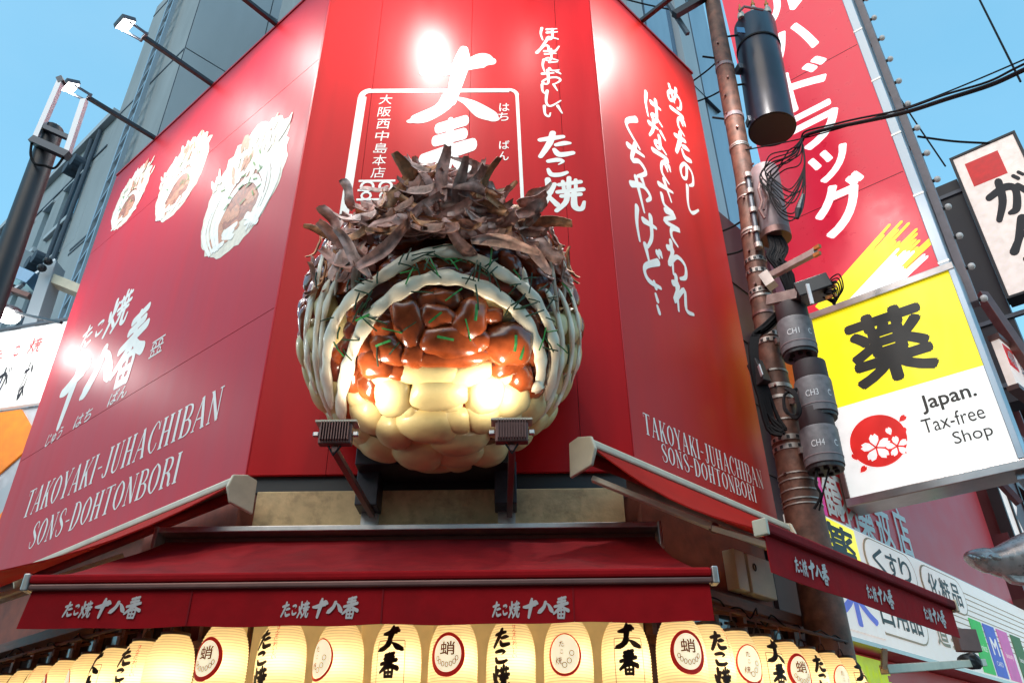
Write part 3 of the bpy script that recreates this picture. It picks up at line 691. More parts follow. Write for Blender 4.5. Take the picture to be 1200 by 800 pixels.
for i in range(230):      # the sides and underside that the camera hardly sees
    y_ = 1-2*(i+.5)/230; r = math.sqrt(1-y_*y_); N = Vector((r*math.cos(gold*i), r*math.sin(gold*i), y_))
    p = TC+N*TR
    if p.y > 7.5 or N.z > .62: continue
    V = (CAM-p).normalized()
    if any((p-q).length < w*1.05 for q, w in used): continue
    if N.z < -.18: lump(p, random.uniform(.15, .22), random.uniform(.12, .17), 'dough_lump', 'dough', random.uniform(0, 3), .7)
    else: lump(p, random.uniform(.12, .18), random.uniform(.10, .14), 'sauce_lump', 'sauce', random.uniform(0, 3), .7)
# mayonnaise
def mayo(pts, r, mt='mayo', lift=.07, flat=.42, wob=.15):
    C = catmull([tuple(p) for p in pts], 7); P = [sph(x, y, lift+.012*math.sin(i*.9)) for i, (x, y) in enumerate(C)]; n = len(P)
    N = [(p-TC).normalized() for p in P]; ph = random.uniform(0, 6)
    rs = [1.05*r*(1+wob*math.sin(i*.55+ph)+wob*.5*math.sin(i*1.3+ph))*(.12+.88*min(1, min(i, n-1-i)/3.5)**.6) for i in range(n)]
    m_ = MB(); m_.tube(P, r, 10, rs, flat, N); part('mayonnaise_strand', m_, mt, tako, smooth=True)
mayo([(400,492),(400,466),(406,436),(417,402),(437,368),(466,343),(497,328),(525,325),(556,333),(588,350),(612,371),(628,398),(634,426),(632,450),(628,458)], .062, lift=.12)
mayo([(388,480),(383,440),(384,408),(394,374),(416,346),(446,325),(482,303),(517,294),(550,299),(584,318),(614,337),(634,362),(648,395),(650,430),(640,470)], .058, lift=.11)
for pts, r in (([(386,326),(374,362),(370,405),(374,452),(390,492)], .05), ([(398,322),(384,352),(377,392),(378,440),(387,470)], .042), ([(376,318),(364,358),(360,400),(364,440),(372,462)], .045),
               ([(368,330),(359,375),(358,410),(362,432)], .035),
               ([(640,338),(655,376),(658,420),(648,462),(632,492)], .048), ([(655,338),(669,380),(669,425),(656,466),(646,482)], .05), ([(662,326),(676,368),(678,412),(669,450)], .045),
               ([(628,346),(643,386),(645,428),(637,466)], .042), ([(669,345),(679,385),(679,420),(673,440)], .033)):
    mayo(pts, r*.86, lift=.065)
for i in range(8):      # strands massed on the shoulders, most with shade put into the mayonnaise colour
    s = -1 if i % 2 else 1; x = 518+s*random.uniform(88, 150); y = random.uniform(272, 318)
    mayo([(x, y), (x+s*random.uniform(4, 12), y+random.uniform(22, 32)), (x+s*random.uniform(8, 16), y+random.uniform(48, 72))], random.uniform(.022, .038), 'mayo_shaded' if i % 3 else 'mayo', lift=random.uniform(.05, .12))
# bonito flakes: a dozen shaved shapes, copied
flakes = []
for k in range(14):
    rnd = random.Random(100+k); l = rnd.uniform(.28, .54); w = rnd.uniform(.034, .060); cv = rnd.uniform(-.9, .9); tw = rnd.uniform(-.9, .9); th = .008; m_ = MB(); nx, ny = 9, 3
    wav = rnd.uniform(0, 6)
    for sgn in (1, -1):
        for i in range(nx):
            t = i/(nx-1)-.5; ww = w*(1-.28*abs(2*t)**6)*(1+.12*math.sin(7*t+wav)); a = tw*t*2
            for j in range(ny):
                s_ = (j-1); y = s_*ww*math.cos(a); z = s_*ww*math.sin(a)+.03*(s_*s_)*(1 if k % 2 else -1)
                m_.v.append(Vector((t*l, y+.02*math.sin(5*t+wav), z+cv*t*t*l+.018*math.sin(9*t+wav)+sgn*th/2)))
    def q(i, j, s): return s*nx*ny+i*ny+j
    for i in range(nx-1):
        for j in range(ny-1):
            m_.f.append((q(i, j, 0), q(i+1, j, 0), q(i+1, j+1, 0), q(i, j+1, 0))); m_.f.append((q(i, j, 1), q(i, j+1, 1), q(i+1, j+1, 1), q(i+1, j, 1)))
    for i in range(nx-1):
        for j in (0, ny-1): m_.f.append((q(i, j, 0), q(i, j, 1), q(i+1, j, 1), q(i+1, j, 0)))
    for j in range(ny-1):
        for i in (0, nx-1): m_.f.append((q(i, j, 0), q(i, j+1, 0), q(i, j+1, 1), q(i, j, 1)))
    me = bpy.data.meshes.new('bonito_flake'); me.from_pydata(m_.v, [], m_.f); me.shade_smooth()
    me.materials.append(MATS[('bonito_a', 'bonito_b', 'bonito_d', 'bonito_a', 'bonito_c', 'bonito_d', 'bonito_a')[k % 7]]); flakes.append(me)
def flake(p, xdir, nrm, sc, k=None):
    x = (xdir-nrm*xdir.dot(nrm)).normalized(); y = nrm.cross(x)
    o = bpy.data.objects.new('bonito_flake', flakes[random.randrange(14) if k is None else k]); COL.objects.link(o); o.parent = tako
    M = Matrix((x*sc, y*sc, nrm*sc)).transposed().to_4x4(); M.translation = p-TC; o.matrix_local = M
rnd = random.Random(5)
def vrand(s): return Vector((rnd.uniform(-s, s), rnd.uniform(-s, s), rnd.uniform(-s, s)))
cnt = 0
while cnt < 214:         # the crown
    x = rnd.gauss(518, 54); y = rnd.uniform(196, 306)
    lim = 300-.0016*(x-518)**2*0; top = 200+.0050*(x-518)**2
    if y < top or abs(x-518) > 120: continue
    if y > 272 and abs(x-518) < 95 and rnd.random() < .8: continue
    if y > 278 and abs(x-518) < 75: continue
    p = sph(x, max(y, 232), rnd.uniform(.06, .22)); N = (p-TC).normalized()
    if y < 240: p = p+Vector((0, rnd.uniform(-.15, .35), (240-y)*.0085+rnd.uniform(0, .06)))
    side = RT*math.copysign(1, x-518+rnd.uniform(-40, 40))
    xd = side*rnd.uniform(.6, 1)+UP*rnd.uniform(-.45, .45)+vrand(.3)+(UP*rnd.uniform(0, 1.1) if y < 232 else UP*0); nn = (N+vrand(.55)-_f*.5).normalized()
    flake(p, xd, nn, rnd.uniform(.75, 1.1)*(1 if y > 235 else .75)); cnt += 1
for x, y, dx, dy, sc, k in ((388,262,-.55,1,1.15,0),(405,225,-.45,1,.95,2),(520,208,.05,1,1.1,3),(507,222,-.25,1,1.1,6),(540,222,.1,1,1.2,5),(478,208,.5,-.9,1.0,4),(467,222,.5,.9,.9,4),(553,205,.1,1,.8,9),(568,208,.35,1,.9,11),(484,196,.0,1,.7,0),
                            (625,235,.9,.5,0.94,2),(640,262,1,.12,0.90,4),(610,250,1,.35,1.2,6),(404,282,-.8,.75,1.01,3),(380,272,-1,.3,0.70,4),(420,300,-.7,.8,1.1,5),(456,262,-1,-.15,1.3,0),(555,268,1,.35,1.25,2),(585,262,1,.4,1.2,0),(540,280,.6,-.8,1.0,6),(450,288,-.6,-.5,1.1,3),(610,285,1,-.3,1.2,2),(590,285,1,-.2,1.2,5),(640,290,.8,-.6,1.1,2),(634,222,.9,.5,.9,9),(556,212,.5,1,.85,7),(625,300,.7,-.7,1.1,5),(395,305,-.5,-.9,1.1,2)):
    p = sph(x, max(y, 235), .24)+Vector((0, 0, max(0, 235-y)*.0095)); flake(p, (RT*dx+UP*dy), (-_f+vrand(.35)).normalized(), sc, k)
for i in range(56):
    s_ = -1 if i % 2 else 1; x = 518+s_*rnd.uniform(92, 150); y = rnd.uniform(262, 330)
    p = sph(x, y, rnd.uniform(.03, .10)); N = (p-TC).normalized()
    flake(p, (UP*-1+RT*s_*.25+vrand(.3)), (N+vrand(.3)).normalized(), rnd.uniform(.5, .8))
# seaweed slivers
rnd = random.Random(9)
for i in range(84):
    if i < 50:
        a = R_(rnd.uniform(-5, 185)); rr = rnd.uniform(.92, 1.25); x, y = 520+118*rr*math.cos(a), 408-98*rr*math.sin(a); lf = .17
    elif i < 74: x, y = rnd.uniform(365, 672), rnd.uniform(300, 350); lf = .2
    else: x, y = rnd.uniform(425, 610), rnd.uniform(350, 420); lf = .13
    if (x-518)**2+(y-385)**2 > 158**2: continue
    p = sph(x, y, lf); X, Y, N = tang(p); a = rnd.uniform(0, 3.14); d = (X*math.cos(a)+Y*math.sin(a)+N*rnd.uniform(-.2, .2)).normalized(); l = rnd.uniform(.05, .11)
    m_ = MB(); m_.tube([p-d*l, p+N*.012, p+d*l], .0075, 4); part('seaweed_sliver', m_, 'seaweed_bright' if i % 5 == 0 else 'seaweed', tako)
for x, y, a in ((449,402,20),(522,396,-12),(510,372,40),(604,402,85),(612,412,75),(558,366,85),(425,372,20)):
    p = sph(x, y, .17); X, Y, N = tang(p); d = X*math.cos(R_(a))+Y*math.sin(R_(a))
    m_ = MB(); m_.tube([p-d*.07, p+N*.01, p+d*.07], .013, 4); part('seaweed_sliver', m_, 'seaweed_bright', tako)
# black bracket under the ball
b = MB(); b.box(FP, (-1.55, .02), (4.50, 4.68), (.02, .5)); part('bracket_beam', b, 'black_steel', tako, bevel=.01)
for u in (-1.45, -.08):
    b = MB(); b.box(FP, (u-.11, u+.11), (4.16, 4.6), (.01, .30)); part('bracket_leg', b, 'black_steel', tako, bevel=.01)
    b = MB(); b.box(FP, (u-.08, u+.08), (4.04, 4.16), (.005, .06)); part('foot_plate', b, 'alu', tako)

# ---- the two floodlights under the ball
def floodlight(base, head, label, aim):
    t = thing('floodlight', label, 'floodlight', base, 'floodlights aimed up at the takoyaki')
    b = MB(); b.beam(base, head-Vector((0, 0, .13)), .055, .055); part('arm', b, 'fin_brown', t, bevel=.005)
    b = MB(); b.box(FP, (base.x-.06, base.x+.06), (base.z-.12, base.z+.05), (.0, .03)); part('base_plate', b, 'alu', t)
    F2 = Frame((head.x, head.y), (1, 0))
    b = MB(); b.box(F2, (-.135, .135), (head.z-.09, head.z+.09), (-.05, .03)); h_ = part('housing', b, 'fin_brown', t, bevel=.01)
    for i in range(11):
        b = MB(); u = -.11+.022*i; b.box(F2, (u-.004, u+.004), (head.z-.07, head.z+.09), (.032, .075)); part('fin', b, 'fin_brown', h_)
    for s in (-1, 1):
        b = MB(); b.box(F2, (s*.162-.024, s*.162+.024), (head.z-.02, head.z+.02), (-.02, .02)); part('hinge_knob', b, 'alu', t, bevel=.008)
    b = MB(); b.box(F2, (-.17, .17), (head.z+.095, head.z+.112), (-.09, .05)); part('visor', b, 'cream_metal', t)
    b = MB(); b.box(F2, (-.12, .12), (head.z+.114, head.z+.122), (-.07, .0)); part('lamp_glass', b, 'led', t)
    b = MB(); b.tube([head+Vector((-.05, 0, -.1)), head+Vector((0, -.02, -.19)), head+Vector((.05, 0, -.1))], .01, 6); part('cable', b, 'cable', t)
    l = bpy.data.lights.new('flood_beam', 'AREA'); l.shape = 'RECTANGLE'; l.size = .30; l.size_y = .12; l.energy = 9.5; l.color = (1, .90, .70); l.spread = R_(125)
    lo = bpy.data.objects.new('flood_beam', l); COL.objects.link(lo); lo.parent = t
    lo.location = head+Vector((0, 0, .15))-base; lo.rotation_euler = (head-aim).to_track_quat('Z', 'Y').to_euler()
hz = 4.24
floodlight(FP.pt(-1.42, 4.14, .03), FP.pt(-1.45, hz, 1.78), 'left floodlight on a slanting arm below the giant takoyaki', sph(470, 430))
floodlight(FP.pt(-.046, 4.126, .03), FP.pt(-.01, hz, 1.78), 'right floodlight on an upright arm below the giant takoyaki', sph(560, 430))

# ---- gooseneck lamps on top of the billboards
def panel_lamp(fr, u, out, label, power, z=13.2, group='floodlights on long arms above the billboards', visible=True):
    base = fr.pt(u, z, 0); head = fr.pt(u, z+.05, out)
    t = thing('billboard_lamp', label, 'floodlight', base, group)
    b = MB(); b.beam(fr.pt(u, z, -.1), fr.pt(u, z+.02, out-.32), .075, .075); part('arm', b, 'lamp_black', t, bevel=.006)
    for s in (-1, 1):
        b = MB(); b.beam(fr.pt(u+s*.10, z+.02, out-.36), fr.pt(u+s*.13, z+.0, out-.02), .02, .05); part('yoke', b, 'lamp_steel', t)
    b = MB(); b.beam(fr.pt(u-.12, z+.02, out-.35), fr.pt(u+.12, z+.02, out-.35), .04, .05); part('crossbar', b, 'lamp_steel', t)
    d = (fr.pt(u, z-3.2, 0)-head).normalized()
    X = fr.a; Y = d.cross(X)
    def bx(c, a_, b_, c_):
        vs = [c+X*(i*a_)+Y*(j*b_)+d*(k*c_) for i in (-1, 1) for j in (-1, 1) for k in (-1, 1)]
        return MB().add(vs, [(0, 1, 3, 2), (4, 6, 7, 5), (0, 4, 5, 1), (2, 3, 7, 6), (0, 2, 6, 4), (1, 5, 7, 3)])
    part('housing', bx(head, .16, .12, .04), 'lamp_steel', t, bevel=.01)
    part('lamp_glass', bx(head+d*.045, .14, .10, .006), 'led', t)
    l = bpy.data.lights.new('lamp_beam', 'AREA'); l.shape = 'RECTANGLE'; l.size = .28; l.size_y = .2; l.energy = power; l.color = (1, .95, .90); l.spread = R_(130)
    lo = bpy.data.objects.new('lamp_beam', l); COL.objects.link(lo); lo.parent = t
    lo.location = head+d*.06-base; lo.rotation_euler = (-d).to_track_quat('Z', 'Y').to_euler()
panel_lamp(LP, -5.63, 1.7, 'lower left lamp on a dark arm over the left billboard, beside the pole top', 44)
panel_lamp(LP, -3.55, 1.7, 'upper bright lamp on a dark arm over the left billboard', 64)
panel_lamp(LP, -1.56, 1.7, 'lamp arm over the left billboard cut off by the top of the picture', 98)
panel_lamp(FP, -1.35, 1.7, 'lamp high over the middle of the front billboard', 170)
panel_lamp(FP, .35, 1.7, 'lamp high over the right part of the front billboard', 14)
panel_lamp(RP, 1.43, 1.7, 'lamp arm over the right billboard beside the utility pole', 150)
panel_lamp(RP, .45, 1.6, 'lamp at the left end over the right billboard', 95)

# ================================================================== AWNINGS
def sheet_grid(mb, P, nu, nv, th=.012):
    vs = [P(i/nu, j/nv) for j in range(nv+1) for i in range(nu+1)]; N = (vs[1]-vs[0]).cross(vs[nu+1]-vs[0]).normalized()*th
    n = len(vs); fs = []
    for j in range(nv):
        for i in range(nu):
            a = j*(nu+1)+i; fs.append((a, a+1, a+nu+2, a+nu+1)); fs.append((n+a, n+a+nu+1, n+a+nu+2, n+a+1))
    for i in range(nu):
        for a in (i, nv*(nu+1)+i): fs.append((a, a+1, n+a+1, n+a))
    for j in range(nv):
        for a in (j*(nu+1), j*(nu+1)+nu): fs.append((a, n+a, n+a+nu+1, a+nu+1))
    mb.add(vs+[v+N for v in vs], fs)
def shop_name(fr, u, zc, h, o, parent, w=1.0):
    m_ = MB(); x = u
    for ch, ww, hh in (('た', .10, .75), ('こ', .075, .62), ('焼', .12, .85)):
        brush(m_, fr, ch, (x, zc-h*hh/2-.01, x+ww*w, zc+h*hh/2-.01), o, w=1.25, shear=.12); x += (ww+.005)*w
    x += .03*w
    for ch, ww, hh in (('十', .17, 1.0), ('八', .17, .72), ('番', .17, 1.1)):
        brush(m_, fr, ch, (x, zc-h*hh/2, x+ww*w, zc+h*hh/2), o, shear=.1); x += (ww+.004)*w
    part('shop_name', m_, 'valance_print', parent)
# centre awning
aw = thing('centre_awning', 'wide dark red awning in the middle with the shop name three times on its valance', 'awning', FP.pt(-1, 3.9, .1))
wb0, wb1 = -3.44, 1.40
def PC(s, t):
    u = (wb0+.05)*(1-s)+(wb1-.05)*s
    return FP.pt(u, 3.86+(3.06-3.86)*t-.045*math.sin(math.pi*t)*(1+.3*math.sin(s*9))+(.010*math.sin(s*37+t*5)+.008*math.sin(s*71-t*9))*math.sin(math.pi*t)**.5-.02*abs(math.sin(s*math.pi*3.6))*t*(1-t)*4, .14+(1.98-.14)*t)
b = MB(); sheet_grid(b, PC, 72, 16); part('canopy', b, 'canvas_red', aw, smooth='auto')
b = MB(); b.box(FP, (-3.42, 1.38), (3.91, 3.965), (.03, .30)); part('back_rail', b, 'alu', aw, bevel=.008)
b = MB(); b.box(FP, (-3.42, 1.38), (3.83, 3.905), (.03, .12)); part('roller', b, 'dark_rail', aw, bevel=.008)
for u in (-3.44, 1.40):
    b = MB(); b.box(FP, (u-.02, u+.02), (3.70, 3.97), (.02, .31)); part('end_bracket', b, 'alu', aw, bevel=.01)
b = MB(); b.box(FP, (wb0, wb1), (3.0, 3.065), (1.96, 2.05)); part('front_bar', b, 'valance_red', aw, bevel=.02)
b = MB(); b.box(FP, (wb0, wb1), (2.955, 2.998), (1.955, 2.04)); part('front_bar_lower', b, 'dark_rail', aw, bevel=.012)
for u in (wb0-.02, wb1+.02):
    b = MB(); b.box(FP, (u-.022, u+.022), (2.95, 3.07), (1.95, 2.055)); part('end_cap', b, 'alu', aw, bevel=.008)
cuts = [wb0+.02, -2.28, -.93, .41, wb1-.02]
for i in range(4):
    def PV(s, t, i=i):
        u = cuts[i]+.001+(cuts[i+1]-cuts[i]-.002)*s; u += (.0 if 0 < s < 1 else 0)
        return FP.pt(u+(-.03*t if i == 0 and s == 0 else 0), 2.955-.25*t-.006*t*math.sin(s*3.14)-.004*t*math.sin(u*9), 2.005+(.004*math.sin(u*3)+.003*math.sin(u*11))*t)
    b = MB(); sheet_grid(b, PV, 20, 4, .006); v_ = part('valance', b, 'valance_red', aw, smooth='auto')
for u in cuts[1:4]:
    b = MB(); b.box(FP, (u-.006, u+.006), (2.71, 2.955), (2.006, 2.012)); part('stitched_seam', b, 'canvas_red', aw)
for x in (75, 330, 577):
    shop_name(FP, FP.uv(x, 712, 2.02)[0], FP.uv(x, 712, 2.02)[1], .135, 2.013, aw, w=.62)
for u in (-2.3, .3):
    b = MB(); b.beam(FP.pt(u, 3.62, .15), FP.pt(u+.3, 3.22, 1.05), .05, .04); part('folding_arm', b, 'cream_metal', aw)
    b = MB(); b.beam(FP.pt(u+.3, 3.22, 1.05), FP.pt(u-.1, 2.93, 1.95), .05, .04); part('folding_arm', b, 'cream_metal', aw)
# side awnings
def side_awning(fr, u0, u1, zc, drop, out, label, val, armside, lip=True):
    t = thing('side_awning', label, 'awning', fr.pt((u0+u1)/2, zc, .2))
    end = u0 if armside > 0 else u1
    b = MB(); b.box(fr, (u0+.02, u1-.02), (zc+.02, zc+.10), (.10, .34)); part('cassette', b, 'cream_metal', t, bevel=.02)
    b = MB(); b.tube([fr.pt(u0+.03, zc-.04, .22), fr.pt(u1-.03, zc-.04, .22)], .055, 12); part('roller', b, 'canvas_red', t, smooth='auto')
    for e in (u0, u1):
        b = MB(); q = [(.07, zc-.22), (.33, zc-.17), (.39, zc-.02), (.35, zc+.11), (.20, zc+.15), (.08, zc+.12)]
        F2 = Frame(fr.pt(e, 0, 0)[:2], (fr.n.x, fr.n.y)); b.prism(F2, q, -.02, .02); part('end_cap', b, 'cream_metal', t, bevel=.012)
    zb = zc-drop
    def PS(s, q): return fr.pt(u0+.06+(u1-u0-.12)*s, zc+.06-(.06+drop)*q-.13*math.sin(math.pi*q), .28+(out-.28)*q)
    b = MB(); sheet_grid(b, PS, 16, 8); part('canopy', b, 'canvas_bright', t, smooth='auto')
    for e in (u0+.15, (u0+u1)/2+.2):
        el = e+.55*armside
        b = MB(); b.beam(fr.pt(e, zc-.22, .2), fr.pt(el, zc-.30-drop*.42, .2+(out-.2)*.52), .08, .05); part('folding_arm', b, 'cream_metal', t, bevel=.008)
        b = MB(); b.beam(fr.pt(el, zc-.30-drop*.42, .2+(out-.2)*.52), fr.pt(e+.25*armside, zb-.06, out-.05), .08, .05); part('folding_arm', b, 'cream_metal', t, bevel=.008)
        b = MB(); b.sphere(fr.pt(el, zc-.30-drop*.42, .2+(out-.2)*.52), .05, .05, .05, n=10, m=6); part('elbow', b, 'dark_rail', t, smooth=True)
    b = MB(); b.box(fr, (u0, u1), (zb-.04, zb+.05), (out-.04, out+.05)); part('front_bar', b, 'canvas_red', t, bevel=.02)
    for e in (u0-.02, u1+.02):
        b = MB(); b.box(fr, (e-.02, e+.02), (zb-.06, zb+.06), (out-.05, out+.06)); part('bar_cap', b, 'cream_metal', t, bevel=.008)
    n = val
    for i in range(n):
        a, c = u0+.02+(u1-u0-.04)*i/n, u0+.02+(u1-u0-.04)*(i+1)/n
        def PV(s, q): return fr.pt(a+.001+(c-a-.002)*s, zb-.04-.27*q-.006*q*math.sin(s*3.1), out+.005+.005*math.sin(s*5+a*3)*q)
        b = MB(); sheet_grid(b, PV, 6, 3, .006); part('valance', b, 'valance_red', t, smooth='auto')
        shop_name(fr, a+(c-a)*.30, zb-.18, .15, out+.014, t, w=.62)
    return t
side_awning(RP, -1.12, 2.60, 4.42, 1.10, 1.85, 'dark red awning on the right running from the cream end cap to the drugstore signs', 3, 1)
side_awning(LP, -4.6, .36, 4.30, 1.22, 2.25, 'glowing red awning at the lower left below the serif lettering', 4, -1)

# ================================================================== LANTERNS
LR, LH = .192, .74
LPROF = []
NR = 34
for i in range(NR*2+1):
    t = i/(NR*2); z = -LH*t; q = abs(2*t-1)
    LPROF.append((LR*(1-.42*q**3.6)-(.0065 if i % 2 else 0), z))
def lrad(z):
    q = abs(2*min(1, max(0, -z/LH))-1); return LR*(1-.42*q**3.6)
class CylFrame:                       # print wrapped round the lantern; u along the girth, z down from the top
    n = Vector((0, -1, 0))
    def pt(s, u, z, o=0):
        a = u/LR; r = lrad(z)+o+.0005; return Vector((r*math.sin(a), -r*math.cos(a), z))
CF = CylFrame()
def ring_arc(mb, c, rx, rz, w, a0=0, a1=360, o=.003, n=40, w2=None):
    for i in range(n):
        t0, t1 = R_(a0+(a1-a0)*i/n), R_(a0+(a1-a0)*(i+1)/n)
        def W(t): return w if w2 is None else w+(w2-w)*(.5-.5*math.sin(t))
        q = [(c[0]+(rx+k*W(t))*math.cos(t), c[1]+(rz+k*W(t))*math.sin(t)) for k, t in ((0, t0), (1, t0), (1, t1), (0, t1))]
        mb.add([CF.pt(u, z, o) for u, z in q], [(0, 1, 2, 3)])
def disc(mb, c, rx, rz, o, n=36, rings=6):
    for k in range(rings):
        for i in range(n):
            q = []
            for r, t in ((k, i), (k+1, i), (k+1, i+1), (k, i+1)):
                a = 2*math.pi*t/n; q.append((c[0]+rx*r/rings*math.cos(a), c[1]+rz*r/rings*math.sin(a)))
            mb.add([CF.pt(u, z, o) for u, z in q], [(0, 1, 2, 3)])
def make_lantern(kind):
    t = thing('paper_lantern', '', 'lantern')
    b = MB(); b.lathe(LPROF, n=32); part('paper_shade', b, 'paper', t, smooth=True)
    for z0, z1 in ((.0, .022), (-LH-.022, -LH)):
        b = MB(); b.lathe([(LR*.58, z0), (LR*.60, z0), (LR*.60, z1), (LR*.58, z1)], n=24); part('cap_ring', b, 'lantern_cap', t)
    b = MB(); b.tube([Vector((-.05, 0, .02)), Vector((-.03, 0, .08)), Vector((0, 0, .11)), Vector((.03, 0, .08)), Vector((.05, 0, .02))], .006, 5); part('hanger', b, 'lantern_cap', t)
    b = MB(); b.tube([Vector((0, 0, .10)), Vector((.0, .0, .17))], .008, 5); part('hook', b, 'dark_rail', t)
    if kind == 'A':
        c = (0, -.265); m_ = MB(); disc(m_, c, .108, .132, .003); part('emblem_disc', m_, 'lantern_white', t)
        m_ = MB(); ring_arc(m_, c, .106, .130, .026, o=.005, w2=.034)
        e = part('emblem_ring', m_, 'lantern_red', t)
        m_ = MB(); text_fit(m_, CF, '蛸', (-.055, -.275, .058, -.175), .006, .02, cut=.02)
        for i in range(7):
            a = R_(205+130*i/6); c2 = (.080*math.cos(a), -.262+.080*math.sin(a)); ring_arc(m_, c2, .008, .015, .005, n=8, o=.006)
        part('emblem_lettering', m_, 'lantern_line', t)
    if kind == 'B':
        m_ = MB()
        for i, (ch, h_) in enumerate((('た', .125), ('こ', .10), ('焼', .16))):
            z = (-.07, -.215, -.335)[i]; brush(m_, CF, ch, (-.10, z-h_-.015, .035, z), .004, w=1.6)
        part('brush_lettering', m_, 'lantern_ink', t)
        m_ = MB()
        for i, ch in enumerate('ほんまにおいしい'): brush(m_, CF, ch, (.055, -.065-.032*i, .093, -.035-.032*i), .004, w=.9)
        part('small_lettering', m_, 'lantern_red', t)
    if kind == 'C':
        c = (0, -.265); m_ = MB(); disc(m_, c, .112, .138, .003); part('emblem_disc', m_, 'lantern_white', t)
        m_ = MB(); ring_arc(m_, c, .114, .140, .009, o=.005, w2=.02); part('emblem_ring', m_, 'lantern_red', t)
        m_ = MB()
        for ch, x, z, s in (('た', -.02, -.195, .045), ('こ', -.02, -.25, .036), ('焼', -.045, -.315, .055)): brush(m_, CF, ch, (x-s/2, z-s/2, x+s/2, z+s/2), .005, w=.8)
        for x, z in ((.055, -.262), (.035, -.315), (.0, -.345)): ring_arc(m_, (x, z), .014, .016, .005, n=16, o=.005)
        part('emblem_lettering', m_, 'lantern_line', t)
    if kind == 'D':
        m_ = MB()
        brush(m_, CF, '十', (-.08, -.17, .065, -.035), .005, w=1.5); brush(m_, CF, '八', (-.10, -.235, .09, -.145), .005, w=1.3); brush(m_, CF, '番', (-.075, -.41, .06, -.235), .005, w=1.3)
        part('brush_lettering', m_, 'lantern_ink', t)
        m_ = MB()
        for k in range(10):
            for zz in (-.150, -.52): m_.add([CF.pt(u, z, .004) for u, z in ((-.11+.022*k, zz), (-.088+.022*k, zz), (-.088+.022*k, zz+.006), (-.11+.022*k, zz+.006))], [(0, 1, 2, 3)])
        for x in (-.112, .108):
            for k in range(16): m_.add([CF.pt(u, z, .004) for u, z in ((x, -.15-.0235*k), (x+.005, -.15-.0235*k), (x+.005, -.1735-.0235*k), (x, -.1735-.0235*k))], [(0, 1, 2, 3)])
        part('printed_frame', m_, 'lantern_line', t)
    l = bpy.data.lights.get('lantern_bulb') or bpy.data.lights.new('lantern_bulb', 'POINT'); l.energy = 5.6; l.color = (1, .80, .50); l.shadow_soft_size = .04
    lo = bpy.data.objects.new('lantern_bulb', l); COL.objects.link(lo); lo.parent = t; lo.location = (.03, -.05, -.30)
    return t
DES = {'A': 'red ring emblem', 'B': 'black and tiny red writing', 'C': 'thin ring emblem', 'D': 'heavy framed characters', 'E': 'blank glowing side'}
protos = {}
ORD = ['first', 'second', 'third', 'fourth', 'fifth', 'sixth', 'seventh', 'eighth', 'ninth', 'tenth']
def put_lantern(kind, p, yaw, label, group):
    if kind not in protos: protos[kind] = o = make_lantern(kind)
    else: o = copy_tree(protos[kind])
    o.location = p; o.rotation_euler = (R_(rl.uniform(-1.5, 1.5)), R_(rl.uniform(-1.5, 1.5)), R_(yaw)); o['label'] = label; o['group'] = group
rl = random.Random(3)
for i, (u, k, yaw) in enumerate(((-2.27, 'A', -22), (-1.82, 'B', -24), (-1.37, 'C', -40), (-.92, 'D', -8), (-.48, 'A', -10), (-.03, 'B', -14), (.41, 'C', -12), (.855, 'D', 0))):
    put_lantern(k, FP.pt(u, 2.87+rl.uniform(-.01, .01), 1.2), yaw, f'lit lantern with {DES[k]}, {ORD[i]} from left under the centre awning', 'lanterns under the centre awning')
for i, (k, yaw) in enumerate(zip('ABCDABCD', (6, 22, 20, 30, 24, 34, 32, 38))):
    put_lantern(k, RP.pt(-.90+.405*i, 2.86+rl.uniform(-.008, .008), .9), yaw, f'lit lantern with {DES[k]}, {ORD[i]} outward in the right row', 'lanterns in the row on the right')
for i, (k, yaw) in enumerate(zip('EBDCABDCAB', (0, -15, -42, -60, -60, -50, -60, -60, -60, -60))):
    put_lantern(k, LP.pt(.60-.47*i, 2.84+rl.uniform(-.008, .008), .72), yaw, f'lit lantern with {DES[k]}, {ORD[i]} outward in the left row', 'lanterns in the row on the left')
# rails the lanterns hang from
for fr, a, c, o_, nm in ((FP, -2.55, 1.25, 1.2, 'lantern rail running above the middle row of lanterns'), (RP, -1.0, 2.15, .9, 'lantern rail running above the right hand row of lanterns'), (LP, -6.5, .75, .72, 'lantern rail running above the left hand row of lanterns')):
    t = thing('lantern_rail', nm, 'rail', fr.pt(a, 3.0, o_))
    b = MB(); b.tube([fr.pt(a, 3.045, o_), fr.pt(c, 3.045, o_)], .018, 8); part('pipe', b, 'wood_dark', t, smooth='auto')
    k = a+.3
    while k < c:
        b = MB(); b.beam(fr.pt(k, 3.06, o_), fr.pt(k, 3.30, -.1), .03); part('stay', b, 'wood_dark', t); k += 1.1
    b = MB(); k = a; rw = random.Random(int(a*10)); P = []
    while k < c: P.append(fr.pt(k, 3.07+rw.uniform(-.07, .05), o_+rw.uniform(-.03, .03))); k += .11
    b.tube([Vector(p) for p in catmull([tuple(p) for p in P], 3)], .008, 5); part('wire', b, 'cable', t)

